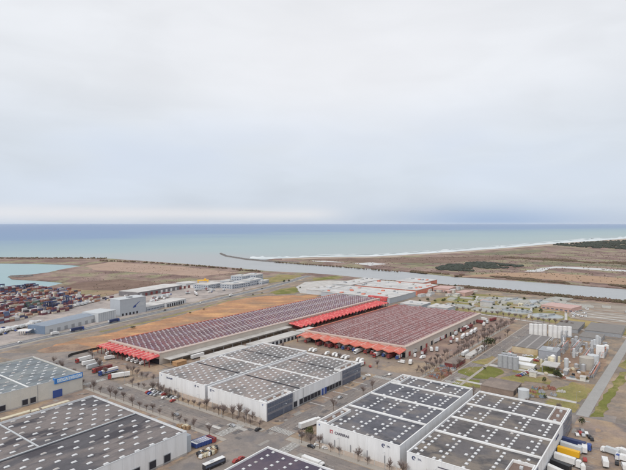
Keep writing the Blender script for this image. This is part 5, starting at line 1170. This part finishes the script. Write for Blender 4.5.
# ------------------------------------------------------------------ settling basins
tankw = mat('basin_liquid', (.30, .33, .34), .25, .05, .1, spec=.5); tankc = mat('basin_concrete', (.47, .46, .43), .85, .1, .2)
def clarifier(x, y, r, lb):
    a = G(x, y); t = thing('settling_tank', lb, 'settling tank', (a[0], a[1], GZ), R.uniform(0, 3)); n = 40
    mb = MB()
    for i in range(n):
        a0, a1 = 2 * math.pi * i / n, 2 * math.pi * (i + 1) / n; r0 = r - .8
        c0, s0, c1, s1 = math.cos(a0), math.sin(a0), math.cos(a1), math.sin(a1)
        mb.add([(r * c0, r * s0, 0), (r * c1, r * s1, 0), (r * c1, r * s1, 1.6), (r * c0, r * s0, 1.6), (r0 * c1, r0 * s1, 1.6), (r0 * c0, r0 * s0, 1.6), (r0 * c1, r0 * s1, .3), (r0 * c0, r0 * s0, .3)], [(0, 1, 2, 3), (3, 2, 4, 5), (5, 4, 6, 7)])
    mb.build('rim', tankc, t); mb = MB(); mb.cyl(0, 0, r - .82, .2, 1.0, n); mb.build('water', tankw, t); box_child('bridge', t, steel, -r, r, -.7, .7, 1.7, 2.6); mb = MB(); mb.cyl(0, 0, 1.8, 1.0, 3.2, 12); mb.build('hub', tankc, t)
clarifier(516.5, 312, 20, 'large round settling tank nearest the avenue, left of the front pair'); clarifier(547, 317, 19, 'large round settling tank nearest the avenue, right of the front pair'); clarifier(511.5, 300.5, 22, 'round settling tank at the back left near the river'); clarifier(538, 302.6, 22, 'round settling tank at the back centre near the river'); clarifier(529, 306.4, 15, 'smaller round settling tank between the front and back pairs'); clarifier(561, 305, 16, 'round settling tank behind the longest pink building')
def rect_basin(x0, y0, x1, y1, dp, lb, n=3):
    a, b = Vector(G(x0, y0)), Vector(G(x1, y1)); d = b - a; t = thing('aeration_basin', lb, 'basin', (a.x, a.y, GZ), math.atan2(d.y, d.x)); L = d.length
    mb = MB(); mb.box(0, L, 0, .6, 0, 2); mb.box(0, L, dp - .6, dp, 0, 2); mb.box(0, .6, .6, dp - .6, 0, 2); mb.box(L - .6, L, .6, dp - .6, 0, 2); mb.build('rim', tankc, t)
    mb = MB(); mb.box(.61, L - .61, .61, dp - .61, .1, 1.4); mb.build('water', tankw, t)
    for k in range(1, n): box_child('divider', t, tankc, .61, L - .61, dp * k / n - .4, dp * k / n + .4, 1.42, 2.1)
    return t
rect_basin(442, 306.2, 470, 309.2, 22, 'long aeration basin just behind the far corner of the wide hall'); rect_basin(471, 310.6, 497, 313.6, 22, 'long aeration basin right of the one behind the hall corner'); rect_basin(480, 306.8, 504, 309.8, 20, 'aeration basin in the second row behind the hall'); rect_basin(482, 300.2, 496, 301.6, 30, 'wide aeration basin near the river, left of the round tanks'); rect_basin(548, 299.5, 566, 301.6, 26, 'aeration basin at the river side right of the round tanks', 4)
q2 = random.Random(51)
for k in range(26):
    x = q2.uniform(445, 575); f = (x - 445) / 130; y = q2.uniform(294.5 + f * 7.5, 301 + f * 9); L_ = q2.uniform(5, 13)
    rect_basin(x, y, x + L_, y + L_ * .09, q2.uniform(7, 18), 'low shallow basin among the lawns between the river and the large round tanks', q2.choice((2, 3)))['group'] = 'shallow basins among the lawns'
for k in range(12):
    x = q2.uniform(560, 640); y = 303.5 + (x - 560) * .13 + q2.uniform(-1, 3.5)
    rect_basin(x, y, x + q2.uniform(6, 14), y + .6, q2.uniform(6, 12), 'low pale sludge bed beside the farm rows at the right edge', 2)['group'] = 'sludge beds beside the farm rows'
bld_px('works_building', 'dark roofed pump house between aeration basins', 'pump house', (480, 305.6), (492, 306.8), 14, 6, pale, greyp); bld_px('works_building', 'small cream pump house among the settling tanks', 'pump house', (518, 306.5), (522, 306.9), 8, 4, creamp, creamp)
# little white vehicles and boxes on the lot beside the farm rows
for k in range(26): x = rr.uniform(572, 590); y = rr.uniform(308, 317); c = rr.choice(('white', 'silver', 'white')); put_px(CARP[c], x, y, rr.choice((0, 90)), f'{c} car on the car park between round tanks and farm rows', f'{c} cars on the car park by the farm rows')
# ------------------------------------------------------------------ chemical plant
def tank(x, y, r, h, m, lb, cat='storage tank', dome=True, name='storage_tank', g=None):
    a = G(x, y); t = thing(name, lb, cat, (a[0], a[1], GZ), 0, g); mb = MB(); mb.cyl(0, 0, r, 0, h, 20); mb.build('shell', m, t)
    mb = MB(); mb.cyl(0, 0, r + .08, h, h + (r * .22 if dome else .3), 20, r2=r * .25 if dome else r); mb.build('tank_roof', m, t)
    mb = MB(); mb.tube((r + .25, 0, 0), (r + .25, 0, h + .8), .09, n=4); mb.tube((r + .25, .5, 0), (r + .25, .5, h + .8), .09, n=4); mb.build('ladder', steel, t); return t
for k in range(4): tank(531.2 + k * 4.5, 336.2 + k * .25, 2.2, 12.8, white2, ['first tall white silo from the left of the tank row', 'second tall white silo of the tank row', 'third tall white silo of the tank row', 'fourth tall white silo, just left of the gap in the row'][k], 'silo', name='white_silo')
for k in range(5): tank(550.5 + k * 4.7, 337.6 + k * .35, 2.25, 12.4, white2, ['tall white silo just right of the gap in the row', 'second tall white silo right of the gap', 'middle tall white silo right of the gap', 'fourth tall white silo right of the gap', 'last tall white silo at the right end of the row'][k], 'silo', name='white_silo')
for k in range(4): tank(500.5 + k * 5.0, 367 + k * .9, 2.3, 10, mat('silo_grey', (.36, .37, .39), .5, .15, .5), ['leftmost grey metal silo of the cluster of four', 'second grey metal silo from the left', 'third grey metal silo from the left', 'rightmost grey metal silo of the four'][k], 'silo', name='grey_silo')
for k in range(3): tank(504 + k * 5.0, 364.5 + k * .9, 2.2, 9.6, mat('silo_grey', (.36, .37, .39)), ['grey silo in the back row of the cluster, left', 'grey silo in the back row of the cluster, centre', 'grey silo in the back row of the cluster, right'][k], 'silo', name='grey_silo')
a = UV(600, 358); bld('cube_tank', 'tall plain white box tower standing alone in the plant', 'tower', a[0], a[0] + 6, a[1] - 3, a[1] + 3.2, 10, white2, white2, over=.05)
tank(586.5, 369, 5.5, 9.5, mat('tank_beige', (.42, .39, .35), .7, .1, .3), 'large beige storage tank in the middle of the tank yard'); tank(593, 363.5, 4.5, 7, lgrey, 'medium pale storage tank beside the large beige one'); tank(544.5, 398.5, 3, 5.5, lgrey, 'short pale tank on the verge behind the corner warehouse') if False else None
tank(523.5, 399, 3.6, 6.5, lgrey, 'short round pale tank behind the far corner of the foreground warehouse')
# white stack
a = G(563.5, 354); t = thing('chimney', 'slim white chimney stack rising from the plant', 'chimney', (a[0], a[1], GZ), 0); mb = MB(); mb.cyl(0, 0, .7, 0, 15, 12, .5); mb.build('shaft', white2, t); mb = MB(); mb.cyl(0, 0, 1.3, 7, 7.3, 12); mb.build('platform', steel, t); mb = MB(); mb.cyl(0, 0, .8, 11.5, 11.8, 12); mb.build('ring', steel, t)
bld('plant_hall', 'tan walled hall with long dark grey roof stripes in the plant', 'plant hall', 478, 538, 102, 124, 5.6, mat('tan_wall', (.50, .38, .22), .8, .1, .2, col2=(.58, .50, .38), f2=.45, scale2=.08), banded('plant_roof', (.20, .185, .18), (.33, .31, .30), 9, .16, 1, .12))
t, L, D = bld('plant_hall', 'grey blue clad process building next to the tan hall', 'process building', 464, 482, 84, 98.5, 8.5, mat('clad_grey', (.33, .34, .38), .7, .08, .3), greyp); box_child('dark_bay', t, dark, -.1, -.003, .5, 4, .1, 6.5)
box_child('rooftop_unit', t, lgrey, 5, 10, 4, 9, 8.95, 10.4)
for x in (3, 6.5, 12, 17.5, 21): pass
t = thing('truck_canopy', 'white flat canopy on posts over the yard near the round dark tree', 'canopy', W(434, 83, 0))
box_child('roof', t, rw, -6, 9, -6, 6, 5.2, 5.8)
for sx in (-5, 8):
    for sy in (-5, 5): box_child('post', t, steel, sx - .2, sx + .2, sy - .2, sy + .2, 0, 5.2)
bld('plant_shed', 'long white roofed low shed in front of the tan hall', 'shed', 440, 452, 100, 124, 3.4, ivory, white2); bld('plant_shed', 'second low white shed beside the grey silos', 'shed', 428, 436, 94, 112, 3, ivory, white2)
t, L, D = bld('brick_shed', 'weathered brown roofed shed block behind the foreground warehouses', 'shed', 354, 376, 91, 113, 3.8, mat('old_wall', (.26, .20, .165), .9, .15, .3), mat('old_roof', (.20, .165, .15), .9, .2, .3, col2=(.26, .21, .18), f2=.5, scale2=.08), doors=6)
bld('flat_store', 'large flat grey store with pale rooflights at the right end of the plant', 'store', 604, 655, 48, 82, 4, greyp, mat('store_roof', (.22, .205, .195), .9, .1, .3)); bld('flat_store', 'flat grey store right behind the white silos', 'store', 600, 650, 88, 112, 4, greyp, MATS['store_roof'])
bld('flat_store', 'flat grey store in front of the larger one at the right of the plant', 'store', 568, 594, 62, 82, 3.6, greyp, MATS['store_roof'])
t = thing('scrap_shed', 'dark brown heap roofed shed by the avenue corner', 'shed', W(372, 122, 0)) if False else None
bld('scrap_shed', 'long low shed with dark brown mottled roof beside the avenue corner', 'shed', 384, 412, 134, 146 - 8, 4, maroonp, MATS['old_roof']) if False else None
hp = [('reddish', mat('scrap_red', (.28, .13, .10))), ('brown', brownp), ('grey', greyp), ('bluish', mat('slate_paint', (.2, .24, .28))), ('pale', pale)]
def heap_proto(m):
    def f():
        q = random.Random(3); t = thing('scrap_heap', 'x', 'scrap heap', (0, 0, 0)); mb = MB()
        for k in range(14): x, y = q.uniform(-2.5, 2.5), q.uniform(-2, 2); s = q.uniform(.25, .8); mb.taper(x - s, x + s, y - s * .7, y + s * .7, 0, q.uniform(.5, 1.6), .2)
        mb.build('debris', m, t); return t
    return Proto(f)
HP = [(n, heap_proto(m)) for n, m in hp]
HPX = HP
# process racks and vessels: each frame a thing with its posts, beams and pipes
def rack(u, v, L, D, h, lb, seed):
    q = random.Random(seed); t = thing('pipe_rack', lb, 'pipe rack', W(u, v, GZ)); n = max(2, int(L / 5))
    for i in range(n + 1):
        for y in (0, D): box_child('post', t, steel, L * i / n - .15, L * i / n + .15, y - .15, y + .15, 0, h)
    for z in (h * .5, h):
        for y in (0, D): box_child('beam', t, steel, 0, L, y - .12, y + .12, z, z + .25)
    for k in range(4): mb = MB(); y = D * (k + .5) / 4; z = h * q.choice((.5, 1)) + .5; mb.tube((0, y, z), (L, y, z), q.uniform(.15, .3), n=6); mb.build('pipe', q.choice((silver, lgrey, pale, redo)), t)
RL = ['beside the grey process building', 'behind the grey process building', 'between process building and box tower', 'right of the beige tank', 'towards the road from the beige tank', 'in front of the white silos on the right', 'at the foot of the chimney', 'along the road side of the tank yard']
for i, (u, v, L, D, h) in enumerate(((490, 84, 30, 4, 8), (500, 74, 36, 5, 7), (478, 62, 34, 4, 6), (500, 52, 26, 4, 5), (452, 60, 24, 4, 5), (556, 92, 26, 5, 8), (488, 90, 18, 5, 12), (430, 52, 40, 3, 4))): rack(u, v, L, D, h, 'grey steel pipe rack ' + RL[i], i)
vz = random.Random(77)
for i in range(44):
    u = vz.uniform(440, 560); v = vz.uniform(54, 92)
    if 462 < u < 488 and v > 70: continue
    r = vz.uniform(.8, 2.2); h = vz.uniform(2.5, 9); p = W(u, v, GZ); c, n = vz.choice(((lgrey, 'pale'), (white2, 'white'), (creamp, 'cream'), (greyp, 'grey'), (silver, 'silver')))
    t = thing('process_vessel', f'small {n} process vessel among the pipe racks of the plant', 'vessel', p, 0, f'{n} vessels among the pipe racks'); mb = MB(); mb.cyl(0, 0, r, .4, h, 12); mb.build('shell', c, t); mb = MB(); mb.cyl(0, 0, r, h, h + r * .4, 12, r * .3); mb.build('cap', c, t); mb = MB(); mb.cyl(0, 0, r + .15, 0, .4, 12); mb.build('base', pale, t)
for i in range(22):
    u = vz.uniform(420, 475); v = vz.uniform(56, 84)
    if 425 < u < 446 and v > 74: continue
    P_, n = vz.choice(PALS); put_uv(P_, u, v, vz.uniform(0, 90), f'{n} pallet stack in the plant storage yard', f'{n} pallet stacks in the plant yard')
for i in range(18):
    u = vz.uniform(404, 585); v = vz.uniform(54, 90)
    if 456 < u < 488 and v > 70 or 424 < u < 448 and v > 72 or 565 < u: continue
    L_ = vz.uniform(3, 9); bld('plant_hut', 'small low hut or cabinet standing among the vessels of the plant', 'hut', u, u + L_, v, v + vz.uniform(2.5, 5), vz.uniform(2.2, 4), vz.choice((ivory, lgrey, greyp, brownp)), vz.choice((pale, rw, greyp)))[0]['group'] = 'huts among the plant vessels'
for i in range(26): n, P_ = vz.choice(HPX); put_uv(P_, vz.uniform(410, 560), vz.uniform(55, 94), vz.uniform(0, 360), f'{n} scrap heap between the vessels of the plant', f'{n} scrap heaps between the plant vessels', (.7, .7, .8))
for i in range(16): c = vz.choice(COLS); put_uv(CARP[c], vz.choice((470, 466, 458)) + vz.uniform(-2, 2), vz.uniform(98, 126), vz.choice((0, 90)), f'{c} car before the tan plant hall', f'{c} cars before the tan plant hall')
for i in range(10): c = vz.choice(COLS); put_uv(CARP[c], 404 + i * 3 + vz.uniform(-.3, .3), 100 - i * .6, 90, f'{c} car in the car park between the grass plots', f'{c} cars in the car park between the grass plots')
# shed group and scrap by the avenue corner
bld('scrap_shed', 'dark brown mottled shed among scrap beside the avenue corner', 'shed', 396, 418, 147, 157, 3.2, maroonp, MATS['old_roof'])
bld('low_shed', 'long low pale shed beside the dark evergreen trees', 'shed', 430, 476, 146.5, 151.5, 2.6, pale, pale)
for i in range(22): n, P_ = vz.choice(HP); put_uv(P_, vz.uniform(362, 394), vz.uniform(146, 158), vz.uniform(0, 360), f'{n} scrap heap by the avenue corner', f'{n} scrap heaps by the avenue corner')
for i in range(12): n, P_ = vz.choice(HP); put_uv(P_, vz.uniform(360, 392), vz.uniform(66, 84), vz.uniform(0, 360), f'{n} scrap heap on the verge behind the corner warehouse', f'{n} scrap heaps behind the corner warehouse')
put_uv(TRAW, 440, 155, 0, 'white trailer parked beside the avenue before the dark trees'); bld('low_shed', 'low long concrete shed beside the avenue next to the white trailer', 'shed', 425, 462, 133 - 4, 133 + 1, 2.6, pale, pale) if False else None
# perimeter line of trees along the bank road
for k in range(24):
    f = k / 33; x = 440 + f * 190; y = 308.8 + f * 26.5; a = G(x, y); s = rr.uniform(.9, 1.3); rr.choice(BARE).put((a[0], a[1], GZ), rr.uniform(0, 6), 'bare leafless tree along the road before the treatment works', 'bare trees along the road before the treatment works', (s, s, s))
# ------------------------------------------------------------------ container yard
CC = [('dark red', (.24, .08, .08)), ('rust', (.30, .15, .115)), ('navy', (.075, .08, .15)), ('blue', (.12, .155, .26)), ('grey', (.38, .37, .38)), ('white', (.66, .64, .63)), ('orange', (.42, .22, .14)), ('cream', (.58, .50, .40)), ('green', (.14, .19, .16)), ('black', (.08, .07, .085)), ('maroon', (.17, .07, .09))]
CM = [mat('container_' + n.replace(' ', '_'), c, .6, .12, .5) for n, c in CC]
def cont_geo(mb, x, y, z, mi=0, n=0):
    mb.box(x, x + 6.06, y, y + 2.44, z, z + 2.59, mi)
def cont_proto(m):
    def f():
        t = thing('shipping_container', 'x', 'container', (0, 0, 0)); mb = MB(); mb.box(0, 6.06, 0, 2.44, .12, 2.59)
        for k in range(6): mb.box(.4 + k * .95, .75 + k * .95, -.03, 0, .3, 2.4)
        mb.build('body', m, t)
        mb = MB(); mb.box(-.05, 0, .1, 2.34, .2, 2.45); mb.build('door', m, t); return t
    return Proto(f)
CP = [cont_proto(m) for m in CM]
cy = random.Random(99); allc = []
blocks = []
YO = Vector(G(100, 305)); yd = (Vector(G(10, 322)) - Vector(G(100, 305))); yaw = math.atan2(yd.y, yd.x) + math.pi      # along the quay road
ex = Vector((math.cos(yaw), math.sin(yaw))); ey = Vector((-ex.y, ex.x))
YP = [G(*p) for p in [(-60, 336), (0, 324.5), (28, 318.5), (66, 311.5), (74, 306.5), (96, 303.4), (99, 300.6), (75, 298.0), (62, 293.8), (36, 291), (0, 289.5), (-60, 296)]]
for by in range(-30, 60):
    lane = by % 7
    if lane in (6,): continue
    for bx in range(-80, 80):
        if bx % 15 == 14: continue
        p = YO + ex * (bx * 6.5) + ey * (by * 3.1 + (by // 7) * 6)
        if not inpoly(p.x, p.y, YP): continue
        key = (bx // 7, by // 7); hq = random.Random(hash(key) % 1000 + 5); top = hq.choice((2, 3, 4, 4, 3, 5))
        n = max(0, min(5, top + cy.choice((-2, -1, 0, 0, 0, 1))))
        if cy.random() < .08: n = 0
        dom = hq.choice(range(len(CC)))
        for k in range(n): allc.append((p.x, p.y, k, dom if cy.random() < .12 else cy.choices(range(len(CC)), (17, 13, 14, 5, 12, 15, 5, 9, 1, 7, 16))[0], k == n - 1))
allc.sort(key=lambda c: (not c[4], c[0] ** 2 + c[1] ** 2))
for c in allc[:300]:
    CP[c[3]].put((c[0], c[1], GZ + c[2] * 2.6), yaw, f'{CC[c[3]][0]} shipping container on top of a stack in the port yard', f'{CC[c[3]][0]} containers on the port stacks')
mb = MB(); cs, sn = math.cos(yaw), math.sin(yaw)
for x, y, k, ci, _ in allc[300:]:
    z = GZ + k * 2.6; P4 = [(0, 0), (6.06, 0), (6.06, 2.44), (0, 2.44)]; q4 = [(x + a * cs - b * sn, y + a * sn + b * cs) for a, b in P4]
    mb.add([(a, b, z) for a, b in q4] + [(a, b, z + 2.55) for a, b in q4], [(4, 5, 6, 7), (0, 1, 5, 4), (1, 2, 6, 5), (2, 3, 7, 6), (3, 0, 4, 7)], ci)
tag(mb.build('container_stacks', CM), 'packed stacks of many coloured shipping containers filling the port yard', 'containers', kind='stuff')
# yard gantries and light masts among the stacks
def make_gantry():
    t = thing('straddle_carrier', 'x', 'straddle carrier', (0, 0, 0))
    for sx in (-4, 4):
        for sy in (-2.2, 2.2): box_child('leg', t, navy, sx - .4, sx + .4, sy - .4, sy + .4, 0, 14)
    box_child('top_frame', t, navy, -5, 5, -2.8, 2.8, 14, 15.2); box_child('cabin', t, white2, 4.5, 6.2, -1, 1, 11.5, 13.5); return t
GN = Proto(make_gantry)
for x, y in ((47, 310), (50.5, 309.5), (53.5, 309.4), (22, 290.8), (27, 289.6), (33, 289), (36, 290.5), (66, 303), (69, 304), (2, 290), (62, 300)): a = G(x, y + 3); GN.put((a[0], a[1], GZ), yaw, 'dark blue straddle carrier among the container stacks', 'straddle carriers among the container stacks', (.75, .75, 1))
for k in range(34):
    x = -4 + k * 2.9; y = 333 - x * .245; a = G(x, y + rr.uniform(-.6, .3)); P_ = rr.choice((LORW, TRAG, LORG, TRAM, LORB)); nm = {LORW: 'white box lorry', TRAG: 'grey trailer', LORG: 'grey box lorry', TRAM: 'dark red trailer', LORB: 'blue cabbed box lorry'}[P_]
    if y < 320 + 12 and x > 40 and x < 118: y -= 5; a = G(x, y - 3)
    P_.put((a[0], a[1], GZ), yaw + 1.57, nm + ' in line along the edge of the container yard', nm + 's along the edge of the container yard')
for k in range(16): a = G(104 + k * 2.4 + rr.uniform(-1, 1), 301 - k * .35 + rr.uniform(-2, 2)); i = rr.randrange(len(CP)); CP[i].put((a[0], a[1], GZ), yaw + rr.uniform(-.1, .1), f'{CC[i][0]} shipping container standing on the ground behind the tall grey box', f'{CC[i][0]} containers on the ground behind the grey box')
# ------------------------------------------------------------------ light sea air
hz = MB(); hz.box(-63000, 63000, -600, 63000, -6, 135)
hm = bpy.data.materials.new('sea_air'); hm.use_nodes = True; t_ = hm.node_tree; t_.nodes.clear(); o_ = t_.nodes.new('ShaderNodeOutputMaterial'); pv = t_.nodes.new('ShaderNodeVolumePrincipled')
pv.inputs['Color'].default_value = (.95, .975, 1, 1); pv.inputs['Density'].default_value = .00001; pv.inputs['Anisotropy'].default_value = .2; t_.links.new(pv.outputs[0], o_.inputs['Volume'])
tag(hz.build('haze', hm), None, None, kind='stuff')
